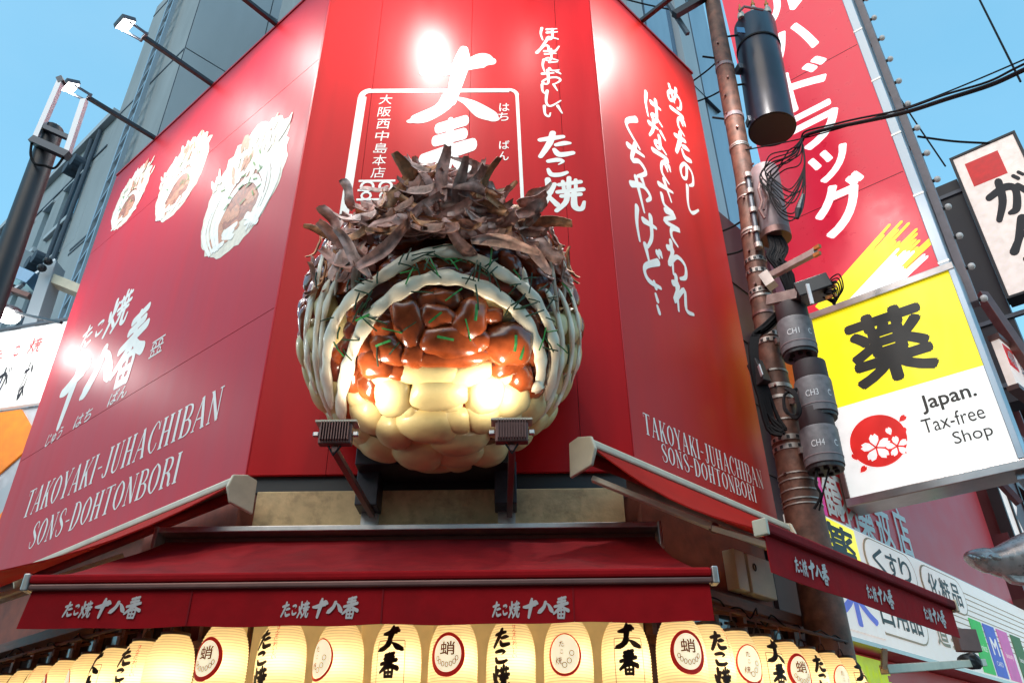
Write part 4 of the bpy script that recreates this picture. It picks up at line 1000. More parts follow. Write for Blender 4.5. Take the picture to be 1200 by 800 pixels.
# ================================================================== UTILITY POLE
PK = 1.43            # how far the pole stands, over a first guess of 6.6 m; sizes go with it
def atp(x, y, f): return at(x, y, 6.6*PK+(f-6.6)*PK)
class MBP(MB):
    def tube(s, path, r, n=8, rs=None, flat=1.0, nrm=None): return MB.tube(s, path, r*PK, n, [q*PK for q in rs] if rs else None, flat, nrm)
    def beam(s, a, b, w, h=None, up=(0, 0, 1)): return MB.beam(s, a, b, w*PK, (h or w)*PK, up)
    def lathe(s, prof, c=(0, 0, 0), ax=(0, 0, 1), n=24): return MB.lathe(s, [(r*PK, h*PK) for r, h in prof], c, ax, n)
    def box(s, fr, u, z, o):
        m = sum(z)/2; return MB.box(s, fr, [q*PK for q in u], [m+(q-m)*PK for q in z], [q*PK for q in o])
PT = [atp(950, 640, 6.62), atp(935, 565, 6.6), atp(905, 430, 6.6), atp(897, 380, 6.6), atp(884, 300, 6.6), atp(873, 210, 6.6), atp(853, 100, 6.6), atp(836, 8, 6.6)]
d0 = (PT[0]-PT[4]).normalized(); foot = PT[0]+d0*(PT[0].z/-d0.z); top = PT[-1]+(PT[-1]-PT[-3]).normalized()*3
pole = thing('utility_pole', 'rusty brown utility pole with steel bands leaning in front of the drugstore sign', 'utility pole', foot)
path = [foot]+PT+[top]; rs = [.19, .172, .162, .122, .110, .108, .108, .112, .100, .09]
b = MBP(); b.tube([tuple(p) for p in path], .16, 20, rs); part('shaft', b, 'pole_rust', pole, smooth='auto')
def on_pole(y):        # centre of the pole where it is seen at height y
    for a_, b_ in zip(PT, PT[1:]):
        ya, yb = proj(a_)[1], proj(b_)[1]
        if ya >= y >= yb: t = (ya-y)/(ya-yb); return a_.lerp(b_, t)
    return PT[-1] if y < 100 else PT[0]
axis = (PT[-1]-PT[1]).normalized()
def prad(y):
    T = ((8, .100), (100, .112), (210, .108), (300, .108), (380, .110), (430, .122), (565, .162), (640, .172))
    for (a, ra), (c, rc_) in zip(T, T[1:]):
        if y <= c: return ra+(rc_-ra)*max(0, (y-a)/(c-a))
    return .172
for y, h, mt in ((82,.05,'case_pink'),(142,.06,'case_pink'),(176,.02,'band_steel'),(178,.012,'band_steel'),(222,.02,'band_steel'),(236,.015,'band_steel'),(275,.03,'band_steel'),(279,.02,'band_steel'),(309,.05,'band_steel'),(323,.05,'band_steel'),(346,.06,'band_steel'),(352,.03,'band_steel'),(371,.03,'dark_rail'),(396,.05,'band_steel'),(404,.05,'band_steel'),(440,.02,'band_steel'),(459,.04,'band_steel'),(473,.03,'band_steel'),(500,.015,'band_steel'),(521,.05,'band_steel'),(531,.05,'band_steel'),(560,.012,'band_steel'),(567,.012,'band_steel'),(579,.012,'band_steel'),(590,.012,'band_steel'),(596,.012,'band_steel')):
    p = on_pole(y); b = MBP(); r = prad(y)+.004; b.lathe([(r, -h/2), (r+.004, -h/2), (r+.004, h/2), (r, h/2)], p, axis, 20); bd = part('band', b, mt, pole, smooth='auto')
    if h >= .05 and y > 250:
        for j in range(6):
            a = R_(-160+j*26); X = axis.orthogonal().normalized()
            sdir = (RT*math.cos(a)+_f*math.sin(a)); sdir = (sdir-axis*sdir.dot(axis)).normalized()
            b = MBP(); b.box(Frame(tuple((p+sdir*(r+.005)*PK))[:2], (-sdir.y, sdir.x)), (-.014, .014), (p.z-.014, p.z+.014), (-.004, .004)); part('slot', b, 'dark_frame', bd)
rp = random.Random(4)
for i in range(26):     # steps, bolts and knots
    y = 60+i*20; p = on_pole(y); a = R_(rp.uniform(-150, -30)); sd_ = (RT*math.cos(a)+_f*math.sin(a)); sd_ = (sd_-axis*sd_.dot(axis)).normalized()
    b = MBP(); b.tube([p+sd_*(prad(y)-.02)*PK, p+sd_*(prad(y)+.03)*PK], .013, 6); part('bolt', b, 'dark_rail', pole)
for y in (45, 70, 100, 142):
    p = on_pole(y); b = MBP(); s = -1 if y in (70, 142) else 1
    b.tube([p+RT*(.1*s*PK), p+RT*(.26*s*PK)+UP*.03], .014, 6); part('step_bolt', b, 'cable', pole)
# crossarm at the top and its braces
b = MBP(); b.beam(atp(790, 18, 6.6), atp(880, -35, 6.5), .09); part('crossarm', b, 'lamp_black', pole)
b = MBP(); b.beam(atp(806, 40, 6.7), atp(775, -8, 6.7), .05); part('brace', b, 'lamp_steel', pole)

# transformer and cases hung on the pole
def hang(name, label, cat, p0, p1, r, mt, grp=None, lidr=None, org=None):
    t = thing(name, label, cat, p0, grp); ax = (p1-p0); h = ax.length/PK; ax.normalize()
    b = MBP(); b.lathe([(r*.01, 0), (r*.90, .0), (r, .03), (r, h*.5), (r, h-.05), (r*.93, h-.01), (r*.05, h+.02)], p0, ax, 32); part('tank', b, mt, t, smooth='auto')
    return t, ax, h
p0, p1 = atp(905, 152, 6.6), atp(884, 30, 6.65)
tr, ax, h = hang('transformer', 'dark blue pole transformer with three white insulators on its lid', 'transformer', p0, p1, .265, 'transformer')
b = MBP(); b.lathe([(.268, .0), (.274, .0), (.274, .05), (.268, .05)], p0, ax, 32); part('bottom_rim', b, 'transformer', tr, smooth='auto')
b = MBP(); b.lathe([(.22, -.006), (.255, -.006), (.255, .01), (.22, .01)], p0, ax, 32); part('bottom_ring', b, 'dark_frame', tr, smooth='auto')
q = p0+ax*(h*.74*PK); b = MBP(); b.lathe([(.268, -.015), (.275, -.015), (.275, .015), (.268, .015)], q, ax, 32); part('strap', b, 'cable', tr)
for x, y in ((869, 14), (884, 8), (900, 8)):
    p = atp(x, y+8, 6.5); b = MBP(); b.lathe([(.045, 0), (.05, .05), (.03, .07), (.04, .10), (.025, .13), (.015, .17)], p, ax, 12); i_ = part('insulator', b, 'ceramic', tr, smooth='auto')
    b = MBP(); b.lathe([(.02, .17), (.03, .19), (.015, .23), (.008, .30)], p, ax, 8); part('terminal', b, 'copper', i_)
b = MBP(); p = atp(868, 36, 6.30); b.box(Frame(p[:2], (1, .1)), (-.05, .05), (p.z-.05, p.z+.05), (-.01, .01)); part('nameplate', b, 'blue_glass', tr)
b = MBP(); b.tube([atp(866, 14, 6.3), atp(872, 8, 6.25), atp(884, 10, 6.25), atp(894, 12, 6.3)], .018, 6); part('lifting_lug', b, 'case_pink', tr)
for y in (82, 145):
    b = MBP(); p = on_pole(y); b.beam(p+RT*.15*PK, p0+ax*(.2 if y > 100 else h*.55*PK)-RT*.22*PK, .12, .09); part('mounting_bracket', b, 'lamp_steel', tr, bevel=.01)
p0, p1 = atp(909, 276, 6.5), atp(895, 199, 6.5)
cs, ax, h = hang('splice_case', 'mauve grey cylindrical cable splice case beside the utility pole', 'splice case', p0, p1, .155, 'case_pink')
b = MBP(); b.tube([atp(892, 210, 6.34), atp(889, 222, 6.32), atp(893, 236, 6.32), atp(890, 246, 6.33), atp(896, 256, 6.33)], .016, 6); part('latch', b, 'fin_brown', cs)
b = MBP(); b.tube([atp(893, 218, 6.34), atp(899, 232, 6.33), atp(895, 246, 6.33)], .014, 6); part('latch', b, 'fin_brown', cs)
b = MBP(); b.lathe([(.15, -.05), (.158, -.05), (.158, .03), (.15, .03)], p0, ax, 28); part('bottom_rim', b, 'fin_brown', cs, smooth='auto')
b = MBP(); b.beam(on_pole(235)+RT*.1*PK, p0.lerp(p1, .5), .08, .05); part('mounting_bracket', b, 'lamp_steel', cs)
# vertical conduit beside the pole
t = thing('conduit', 'slim grey conduit clamped beside the pole next to the splice case', 'conduit', atp(893, 292, 6.45))
b = MBP(); b.tube([atp(876, 204, 6.45), atp(882, 245, 6.45), atp(889, 290, 6.45)], .028, 8); part('pipe', b, 'lamp_steel', t, smooth='auto')
for y in (206, 225, 247, 270, 288):
    x = 876+13*(y-204)/86; p = atp(x, y, 6.44); b = MBP(); b.lathe([(.036, -.03), (.042, -.03), (.042, .03), (.036, .03)], p, axis, 12); part('collar', b, 'band_steel', t)
# dark cylinder below with grey numbered canisters
for x, y, s, nm, first in ((934, 397, 'CH1', 'grey canister marked CH1, topmost of the three on the pole', 1), (956, 468, 'CH3', 'grey canister marked CH3 between the CH1 and CH4 canisters', 0), (963, 526, 'CH4', 'grey canister marked CH4, lowest of the three on the pole', 0)):
    c = atp(x, y, 6.25); a2 = (axis+RT*.0).normalized()
    t = thing('antenna_canister', nm, 'canister', c, 'numbered canisters on the utility pole')
    k = .162
    b = MBP(); b.lathe([(k*.9, -.17), (k, -.165), (k, .16), (k*.97, .175), (k*.2, .18)], c, a2, 32); sh = part('shell', b, 'canister', t, smooth='auto')
    b = MBP(); b.lathe([(k+.001, -.10), (k+.004, -.10), (k+.004, -.092), (k+.001, -.092)], c, a2, 32); part('seam', b, 'case_pink', sh)
    b = MBP(); b.lathe([(k*.86, -.20), (k*.93, -.20), (k*.93, -.165), (k*.86, -.165)], c, a2, 28); part('bottom_rim', b, 'dark_frame', t)
    for j in range(7):
        a = j*.9; b = MBP(); v = a2.orthogonal().normalized(); w_ = a2.cross(v); b.tube([c-(a2*.16-v*.09*math.cos(a)-w_*.09*math.sin(a))*PK, c-(a2*.215-v*.09*math.cos(a)-w_*.09*math.sin(a))*PK], .022, 6); part('connector', b, 'cable', t)
    b = MBP(); b.lathe([(k*.9, .18), (k*.92, .19), (k*.9, .36), (k*.1, .37)], c, a2, 24); part('upper_drum', b, 'dark_build', t, smooth='auto')
    b = MBP(); b.beam(on_pole(min(y+5, 620))+RT*.1*PK, c-RT*.14*PK, .10, .05); part('mounting_bracket', b, 'band_steel', t)
    class CanF:
        n = Vector((0, -1, 0))
        def pt(s_, u, z, o=0):
            ang = u/k; V = (CAM-c); V = (V-a2*V.dot(a2)).normalized(); Wd = a2.cross(V); return c+(a2*z+(V*math.cos(ang)+Wd*math.sin(ang))*(k+o))*PK
    m_ = MBP(); text_fit(m_, CanF(), s, (-.075, -.03, .035, .03), .003, cut=.015); text_fit(m_, CanF(), 'C', (.12, -.03, .155, .03), .003, cut=.015); part('lettering', m_, 'tag_white', t)
# steel arm and junction boxes
t = thing('pole_arm', 'square steel arm with coppery end sticking out from the pole', 'bracket', atp(902, 330, 6.4))
b = MBP(); b.beam(atp(898, 326, 6.45), atp(956, 295, 5.9), .06, .07); part('square_tube', b, 'band_steel', t, bevel=.006)
b = MBP(); b.beam(atp(896, 322, 6.45), atp(905, 335, 6.42), .12, .1); part('clamp', b, 'band_steel', t)
for dx, dy in ((0, 4), (0, -4)):
    b = MBP(); b.beam(atp(954+dx, 296+dy, 5.9), atp(961+dx, 292+dy, 5.84), .035); part('end_bolt', b, 'copper', t)
t = thing('junction_box', 'black junction box with thin looping leads beside the steel band', 'junction box', atp(950, 340, 6.1))
b = MBP(); b.beam(atp(934, 347, 6.1), atp(972, 334, 6.0), .24, .16); part('box', b, 'dark_frame', t, bevel=.015)
b = MBP(); b.beam(atp(900, 352, 6.35), atp(936, 344, 6.05), .05, .10); part('bracket_strap', b, 'band_steel', t)
b = MBP(); b.beam(atp(946, 333, 5.95), atp(952, 356, 5.95), .02, .03); part('white_clip', b, 'tag_white', t)
for k in range(7):
    a = k*.4; P = [atp(966, 338+k, 6.0), atp(975, 325+3*k, 5.95-.02*k), atp(984-k, 322+5*k, 5.95), atp(988-2*k, 338+3*k, 5.97), atp(978, 350+k, 6.0), atp(964, 348, 6.02)]
    b = MBP(); b.tube([Vector(p) for p in catmull([tuple(p) for p in P], 5)], .007, 5); part('lead', b, 'cable', t)
for k in range(4):
    b = MBP(); b.beam(atp(968, 334+5*k, 5.98), atp(980, 330+5*k, 5.9), .025); part('plug', b, 'copper' if k % 2 else 'cable', t)
t = thing('junction_box', 'small dark box with white tag on the left side of the pole below the bands', 'junction box', atp(890, 430, 6.4))
b = MBP(); b.beam(atp(884, 425, 6.4), atp(895, 450, 6.35), .1, .12); part('box', b, 'dark_frame', t, bevel=.01)
b = MBP(); b.beam(atp(889, 428, 6.27), atp(893, 440, 6.27), .05, .01); part('tag', b, 'tag_white', t)
# cables
def cable(label, pts, r, name='cable', cat='cable', k=6, mt='cable', grp=None):
    t = MB(); t.tube([Vector(p) for p in catmull([tuple(p) for p in pts], k)], r*(1.4 if r > .007 else 1), 6)
    c = sum((Vector(p) for p in pts), Vector())/len(pts); o = part(name, t, mt, None, org=c, smooth='auto'); o['label'] = label; o['category'] = cat
    if grp: o['group'] = grp
    return o
main = [atp(940, 165, 6.3), atp(946, 158, 6.2), atp(975, 150, 6.0), atp(1005, 144, 5.8), atp(1060, 132, 5.4), atp(1110, 116, 5.0), atp(1160, 100, 4.7), atp(1200, 82, 4.4), atp(1300, 35, 3.8)]
cable('thick black cable bundle crossing the red drugstore sign to the right', main, .021)
cable('black cable strand lashed along the top of the thick bundle', [p+Vector((0, 0, (.045+.012*(i % 2))*PK)) for i, p in enumerate(main)], .011)
cable('thin messenger wire above the thick cable bundle', [atp(873, 176, 6.5), atp(950, 160, 6.2), atp(1050, 130, 5.5), atp(1110, 108, 5.1), atp(1200, 70, 4.5), atp(1300, 25, 3.9)], .008)
t = thing('cable_coil', 'tangle of black cable loops hanging from the thick cable end beside the splice case', 'cable coil', atp(935, 200, 6.2))
rc = random.Random(11)
for k in range(10):
    ex, ey = rc.uniform(-26, 10), rc.uniform(-22, 18)
    P = [atp(940, 162, 6.25), atp(936+ex*.4, 178+ey*.3, 6.2), atp(926+ex, 186+ey*.5, 6.2), atp(912+ex*.7, 190+k*1.2, 6.25), atp(900+ex*.4, 200+k*2, 6.3), atp(912, 214+k*4, 6.25), atp(930+ex*.5, 222+k*4, 6.2), atp(940+ex*.3, 208+k*3, 6.2), atp(943, 190+k, 6.2), atp(941, 170, 6.23)]
    b = MBP(); b.tube([Vector(p) for p in catmull([tuple(p) for p in P], 5)], .0075, 5); part('loop', b, 'cable', t)
b = MBP(); b.tube([atp(941, 228, 6.1), atp(936, 246, 6.1), atp(934, 256, 6.12)], .03, 8, [.015, .04, .02]); part('joint_sleeve', b, 'lamp_black', t)
t = thing('cable_coil', 'sheaf of dark cables drooping out of the bottom of the splice case', 'cable coil', atp(915, 290, 6.4))
for k in range(10):
    P = [atp(900+k*1.6, 276, 6.45), atp(903+k*2.2, 292+rc.uniform(-3, 3), 6.42), atp(899+k*2, 304+rc.uniform(-4, 4), 6.4), atp(912+k*1.9, 318+rc.uniform(-6, 6), 6.42), atp(922+k, 340+k, 6.45)]
    b = MBP(); b.tube([Vector(p) for p in catmull([tuple(p) for p in P], 4)], .016, 5); part('strand', b, 'cable', t)
t = thing('cable_coil', 'bundle of black cables hanging down the left side of the pole beside the junction box', 'cable coil', atp(890, 440, 6.4))
for k in range(11):
    ex = rc.uniform(-6, 8)
    P = [atp(924, 352+k, 6.35), atp(900+ex*.4, 378+k, 6.35), atp(884+ex*.6, 395, 6.35), atp(884+ex*.6, 425, 6.35), atp(892+ex, 455, 6.38), atp(904+ex, 482+k*2, 6.4), atp(918+ex*.4, 500+k, 6.38)]
    b = MBP(); b.tube([Vector(p) for p in catmull([tuple(p) for p in P], 4)], .017, 5); part('strand', b, 'cable', t)
t = thing('cable_coil', 'loops of black cable between the pole and the CH3 canister', 'cable coil', atp(930, 470, 6.2))
for k in range(4):
    P = [atp(920+k*2, 455, 6.25), atp(930+k, 462, 6.15), atp(938-k, 480, 6.12), atp(932, 490-k, 6.15), atp(920, 478+k, 6.2), atp(920, 462, 6.22), atp(934, 455+k, 6.2)]
    b = MBP(); b.tube([Vector(p) for p in catmull([tuple(p) for p in P], 5)], .014, 5); part('loop', b, 'cable', t)
cable('thin black lead dangling below the CH4 canister', [atp(958, 545, 6.2), atp(956, 566, 6.2), atp(962, 580, 6.2), atp(954, 596, 6.25)], .012)
cable('thin black lead hanging beside the pink board below the canisters', [atp(972, 548, 6.2), atp(966, 570, 6.2), atp(960, 598, 6.25)], .008)
for (x0, y0, x1, y1, fy, lab) in ((1038, 90, 1108, 195, 12, 'thin dark rod slanting behind the bulbs of the drugstore sign'), (1148, 0, 1196, 96, 9, 'thin dark wire crossing the sky at the top right corner'), (1075, 160, 1160, 168, 14, 'thin wire tying the sign frame to the white sign with big black letters'),
                                  (808, 98, 853, 60, 10.5, 'upper thin wire between the blue building and the utility pole'), (808, 122, 856, 100, 10.5, 'lower thin wire between the blue building and the utility pole'), (835, 275, 882, 250, 10.0, 'upper thin wire behind the pole beside the right billboard'), (842, 300, 886, 285, 10.0, 'lower thin wire behind the pole beside the right billboard'), (700, -10, 803, 15, 10.2, 'thin wire running from the pole top to the right billboard')):
    a, c = at(x0, y0, fy), at(x1, y1, fy*.97); mid = a.lerp(c, .5)-Vector((0, 0, .05)); cable(lab, [a, mid, c], .012 if fy < 13 else .02, 'wire', 'wire')

# ================================================================== DRUGSTORE SIGN TOWER
D = Frame(RP.pt(5.3, 0, 0)[:2], (LP.a.x, LP.a.y))
u0, u1 = -.05, 2.26
tower = thing('sign_tower', 'tall red sign tower with white katakana and round bulbs along its edge', 'sign tower', D.pt(1, 3, 0))
b = MB(); b.box(D, (u0, u1), (8.6, 19.5), (-.5, 0)); part('red_face', b, 'drug_red', tower)
for o_ in (0, ):
    b = MB(); b.box(D, (u1+.003, u1+.16), (5.3, 19.6), (-.52, .04)); fr_ = part('edge_frame', b, 'steel_blue', tower, bevel=.01)
    for z in (6.2, 7.4, 8.9, 10.3, 11.7, 13.1, 14.5):
        b = MB(); b.box(D, (u1+.0, u1+.165), (z-.02, z+.02), (-.53, .046)); part('clamp_strip', b, 'alu', fr_)
b = MB(); b.box(D, (u1+.17, u1+.30), (8.3, 19.6), (-.62, -.40)); part('bulb_rail', b, 'case_pink', tower, bevel=.01)
z = 8.35
while z < 19:
    p = D.pt(u1+.38, z, -.5); b = MB(); b.sphere(p, .055, .055, .055, n=12, m=8); part('bulb', b, 'bulb', tower, smooth=True)
    b = MB(); b.tube([D.pt(u1+.28, z+.0, -.5), D.pt(u1+.35, z+.0, -.5)], .03, 8); part('socket', b, 'dark_frame', tower); z += .62
for z in (10.9, 14.2):
    b = MB(); b.box(D, (u0, u1-.02), (z-.006, z+.006), (-.002, .003)); part('face_joint', b, 'joint', tower)
m_ = MB()
for ch, x0, y0, x1, y1 in (('グ', 953, 277, 1020, 205), ('ッ', 949, 213, 997, 172), ('ラ', 926, 175, 984, 122), ('ド', 915, 128, 975, 68), ('ハ', 894, 70, 962, 30), ('ル', 894, 22, 950, -30), ('ツ', 890, -30, 940, -80)):
    (cu, cz) = D.uv((x0+x1)/2, (y0+y1)/2); w_ = .98; hh = {'グ': 1.20, 'ッ': .74, 'ラ': 1.0, 'ド': 1.12, 'ハ': .95, 'ル': 1.05, 'ツ': 1.0}[ch]
    if ch == 'ッ': w_ = .74
    text_fit(m_, D, ch, (cu-w_/2, cz-hh/2, cu+w_/2, cz+hh/2), .006, bold=.045)
part('katakana_lettering', m_, 'drug_white', tower)
m_ = MB()     # brush stroke
def swoosh(mb, p, q, w, o, seed, n=15, tail=.5):
    rr = random.Random(seed)
    for i in range(n):
        s = (i+.5)/n-.5; l = rr.uniform(1-tail, 1.0)
        a = D.uv(p[0], p[1]); c = D.uv(q[0], q[1]); d = Vector((c[0]-a[0], c[1]-a[1])); L = d.length; d.normalize(); nn = Vector((-d.y, d.x))
        st = Vector(a)+nn*(s*w*.8); en = Vector(a)+d*(L*l)+nn*(s*w*1.15)
        h2 = w/n*.95; Q = [st+nn*h2, st-nn*h2, en-nn*h2*.5, en+d*.03, en+nn*h2*.5]
        mb.add([D.pt(v.x, v.y, o+.0006*(i % 3)) for v in Q], [(0, 1, 2, 3, 4)])
swoosh(m_, (972, 372), (1079, 264), .80, .006, 1, 15, .22); part('yellow_stroke', m_, 'drug_yellow', tower)
m_ = MB(); swoosh(m_, (990, 376), (1074, 292), .46, .010, 2, 9, .25); part('white_stroke', m_, 'drug_white', tower)

# lit box sign below
box = thing('lit_box_sign', 'lit box sign, yellow above with one big black character and white below with tax-free lettering', 'box sign', D.pt(1.2, 5.4, .2))
bu0, bu1, bz0, bz1 = .06, 2.46, 5.40, 8.78
ob = .12
b = MB(); b.box(D, (bu0+.02, bu1-.02), (bz0+.02, bz1-.02), (-.35, ob-.02)); part('body', b, 'dark_frame', box)
zm = D.uv(1060, 455, ob)[1]
b = MB(); b.box(D, (bu0+.07, bu1-.09), (zm+.004, bz1-.13), (ob-.03, ob)); part('yellow_panel', b, 'lit_yellow', box)
b = MB(); b.box(D, (bu0+.07, bu1-.09), (bz0+.13, zm-.0), (ob-.03, ob)); part('white_panel', b, 'lit_white', box)
b = MB(); b.box(D, (bu0, bu1), (bz1-.13, bz1), (-.38, ob+.05)); part('top_frame', b, 'stainless', box, bevel=.01)
b = MB(); b.box(D, (bu0, bu1), (bz0, bz0+.13), (-.38, ob+.05)); part('bottom_frame', b, 'stainless', box, bevel=.01)
b = MB(); b.box(D, (bu0, bu0+.07), (bz0+.135, bz1-.135), (-.38, ob+.05)); part('side_frame', b, 'fin_brown', box, bevel=.01)
b = MB(); b.box(D, (bu1-.09, bu1), (bz0+.135, bz1-.135), (-.38, ob+.05)); part('side_frame', b, 'steel_blue', box, bevel=.01)
o_ = ob+.004
m_ = MB(); text_fit(m_, D, '薬', (.64, 7.14, 1.86, 8.42), o_, bold=.045); part('large_character', m_, 'sign_black', box)
m_ = MB(); text_fit(m_, D, 'Japan.', (1.43, 6.50, 2.17, 6.80), o_, bold=.022)
text_fit(m_, D, 'Tax-free', (1.36, 6.22, 2.18, 6.44), o_); text_fit(m_, D, 'Shop', (1.70, 5.90, 2.20, 6.14), o_)
part('tax_free_lettering', m_, 'sign_black', box)
c = (.72, 6.30); RR = .41
m_ = MB(); m_.sheet(D, [(c[0]+RR*math.cos(2*math.pi*i/48), c[1]+RR*math.sin(2*math.pi*i/48)) for i in range(48)], o_); sun_ = part('red_disc', m_, 'sign_red', box)
def petal(mb, cx, cz, r, a, o):
    P = [(0, 0), (.30, .42), (.34, .72), (.14, 1.0), (0, .86), (-.14, 1.0), (-.34, .72), (-.30, .42)]
    ca, sa = math.cos(a), math.sin(a); mb.sheet(D, [(cx+r*(x*ca-y*sa), cz+r*(x*sa+y*ca)) for x, y in P], o)
m_ = MB()
for fx, fz, r in ((-.05, -.10, .20), (.24, -.16, .14)):
    for k in range(5): m_ = MB(); petal(m_, c[0]+fx+.02*math.sin(-(k*1.2566)), c[1]+fz+.02*math.cos(k*1.2566), r, k*1.2566, o_+.004+.0005*k); part('white_petal', m_, 'lit_white', sun_)
m_ = MB(); petal(m_, c[0]+.20, c[1]+.03, .13, .2, o_+.007); part('white_petal', m_, 'lit_white', sun_)
m_ = MB()
for fx, fz, a in ((.36, .20, -1.0), (.36, -.02, -.3), (-.36, -.22, .3), (-.36, -.42, -.9), (.34, -.30, .8)): m_ = MB(); petal(m_, c[0]+fx, c[1]+fz, .13, a, o_+.002); part('loose_petal', m_, 'sign_red', sun_)
# steel tie between box and wall
b = MB(); b.box(D, (-.6, .06), (bz1-.2, bz1-.08), (-.3, -.1)); part('wall_tie', b, 'stainless', box)

# ================================================================== DRUGSTORE BUILDING
drug = thing('drugstore_building', 'drugstore with red fascia and pale signboard behind the pole on the right', 'building', RP.pt(8, 0, -2))
b = MB(); ringwall(b, [RP.pt(3.15, 0, -.35), RP.pt(13.1, 0, -.35), RP.pt(13.1, 0, -12), RP.pt(3.15, 0, -12)], 0, 10.5); part('wall', b, 'grey_concrete', drug)
b = MB(); b.box(RP, (3.95, 12.9), (5.13, 8.1), (-.3, 0)); part('red_fascia', b, 'facade_red', drug)
b = MB(); b.box(RP, (3.95, 12.95), (5.085, 5.128), (-.3, .03)); part('fascia_trim', b, 'stainless', drug)
b = MB(); b.box(RP, (3.95, 4.55), (5.14, 6.4), (.0, .012)); part('pink_panel', b, 'magenta', drug)
m_ = MB()
for ch, x, y in (('鶴', 972, 574), ('羽', 990, 590), ('藥', 1011, 603), ('妝', 1033, 611), ('店', 1056, 622)):
    u, z = RP.uv(x, y); w_ = .60; text_fit(m_, RP, ch, (u-w_/2, z-.44, u+w_/2, z+.40), .018, bold=.03)
part('kanji_lettering', m_, 'white_print', drug)
sb = thing('signboard', 'pale shop signboard with rounded word plates below the red fascia', 'signboard', RP.pt(8, 3.5, .1))
ozz = .10
b = MB(); b.box(RP, (3.75, 13.2), (3.46, 5.06), (-.3, ozz)); part('board', b, 'board_white', sb)
for k in range(9):
    b = MB(); b.box(RP, (7.6, 13.2), (4.02+.1*k, 4.035+.1*k), (ozz-.002, ozz+.006)); part('groove', b, 'pill_edge', sb)
b = MB(); b.box(RP, (3.75, 13.2), (3.40, 3.455), (-.3, ozz+.03)); part('bottom_trim', b, 'stainless', sb)
def plate(u, z, w, h, txt, rows=1):
    m_ = MB(); r = h/2
    P = [(u+w/2-r+r*math.cos(R_(-90+180*i/10)), z+r*math.sin(R_(-90+180*i/10))) for i in range(11)]+[(u-w/2+r+r*math.cos(R_(90+180*i/10)), z+r*math.sin(R_(90+180*i/10))) for i in range(11)]
    m_.prism(RP, P, ozz+.001, ozz+.012); p_ = part('word_plate', m_, 'pill_edge', sb)
    m_ = MB(); m_.prism(RP, [(u+(x-u)*(1-.04), z+(y-z)*(1-.07)) for x, y in P], ozz+.002, ozz+.018); part('plate_face', m_, 'board_white', p_)
    m_ = MB(); cw = w*.78/len(txt)
    for i, ch in enumerate(txt): x = u-w*.39+cw*(i+.5); text_fit(m_, RP, ch, (x-cw*.43, z-h*.30, x+cw*.43, z+h*.32), ozz+.022, bold=.03)
    part('lettering', m_, 'sign_black', p_)
ca, cb = RP.uv(1007, 640, ozz), RP.uv(1072, 672, ozz)
plate((ca[0]+cb[0])/2+.05, 4.72, 1.9, .62, 'くすり')
ca, cb = RP.uv(1076, 668, ozz), RP.uv(1126, 700, ozz)
plate((ca[0]+cb[0])/2+.10, 4.70, 2.0, .62, '化粧品')
ca, cb = RP.uv(1024, 716, ozz), RP.uv(1088, 744, ozz)
plate((ca[0]+cb[0])/2-.05, 3.95, 2.0, .64, '日用品')
m_ = MB()
for i, ch in enumerate('道具'):
    u = RP.uv(1104, 745, ozz)[0]+.62*i; text_fit(m_, RP, ch, (u-.26, 3.72, u+.26, 4.22), ozz+.006, bold=.02)
part('lettering', m_, 'pill_edge', sb)
a = 3.80; c = RP.uv(1003, 640, ozz)[0]
b = MB(); b.box(RP, (a, c), (4.38, 5.02), (ozz, ozz+.02)); tl = part('tile', b, 'lit_yellow', sb)
m_ = MB(); text_fit(m_, RP, '薬', (a+.1, 4.42, c-.1, 4.98), ozz+.025, bold=.04); part('lettering', m_, 'sign_black', tl)
b = MB(); b.box(RP, (a, c+.25), (3.55, 4.30), (ozz, ozz+.02)); tl = part('tile', b, 'board_white', sb)
m_ = MB(); text_fit(m_, RP, '木', (a+.12, 3.62, c+.1, 4.26), ozz+.025, bold=.05); part('tile_mark', m_, 'tile_blue', tl)
for i, (x, mt, s) in enumerate(((1153, 'green_card', ''), (1167, 'blue_card', 'M'), (1181, 'pink_card', ''), (1195, 'olive_card', ''))):
    u = RP.uv(x, 765, ozz)[0]; b = MB(); b.box(RP, (u-.30, u+.30), (3.50, 4.38), (ozz, ozz+.012)); cdp = part('colour_card', b, mt, sb)
    m_ = MB()
    if s: text_fit(m_, RP, s, (u-.17, 3.86, u+.17, 4.16), ozz+.018, bold=.04); text_fit(m_, RP, 'CARD', (u-.17, 3.68, u+.17, 3.76), ozz+.018)
    else: text_fit(m_, RP, 'service' if i == 0 else 'beauty', (u-.20, 3.86, u+.20, 3.98), ozz+.018)
    part('lettering', m_, 'board_white', cdp)
# lower windows with sale print
b = MB(); b.box(RP, (3.75, 12.9), (.1, 3.38), (-.3, -.2)); part('shopfront', b, 'facade_red', drug)
b = MB(); b.box(RP, (4.1, 5.6), (2.2, 3.3), (-.19, -.12)); wn = part('window', b, 'magenta', drug)
b = MB(); b.box(RP, (4.1, 5.6), (3.0, 3.32), (-.118, -.10)); part('lime_strip', b, 'lime', wn)
m_ = MB(); text_fit(m_, RP, 'TAX FREE', (RP.uv(996, 790, -.1)[0]-.25, RP.uv(1000, 790, -.1)[1]-.22, RP.uv(1042, 795, -.1)[0]+.05, RP.uv(1000, 790, -.1)[1]+.16), -.09, bold=.04); part('tax_free_lettering', m_, 'lime', wn)
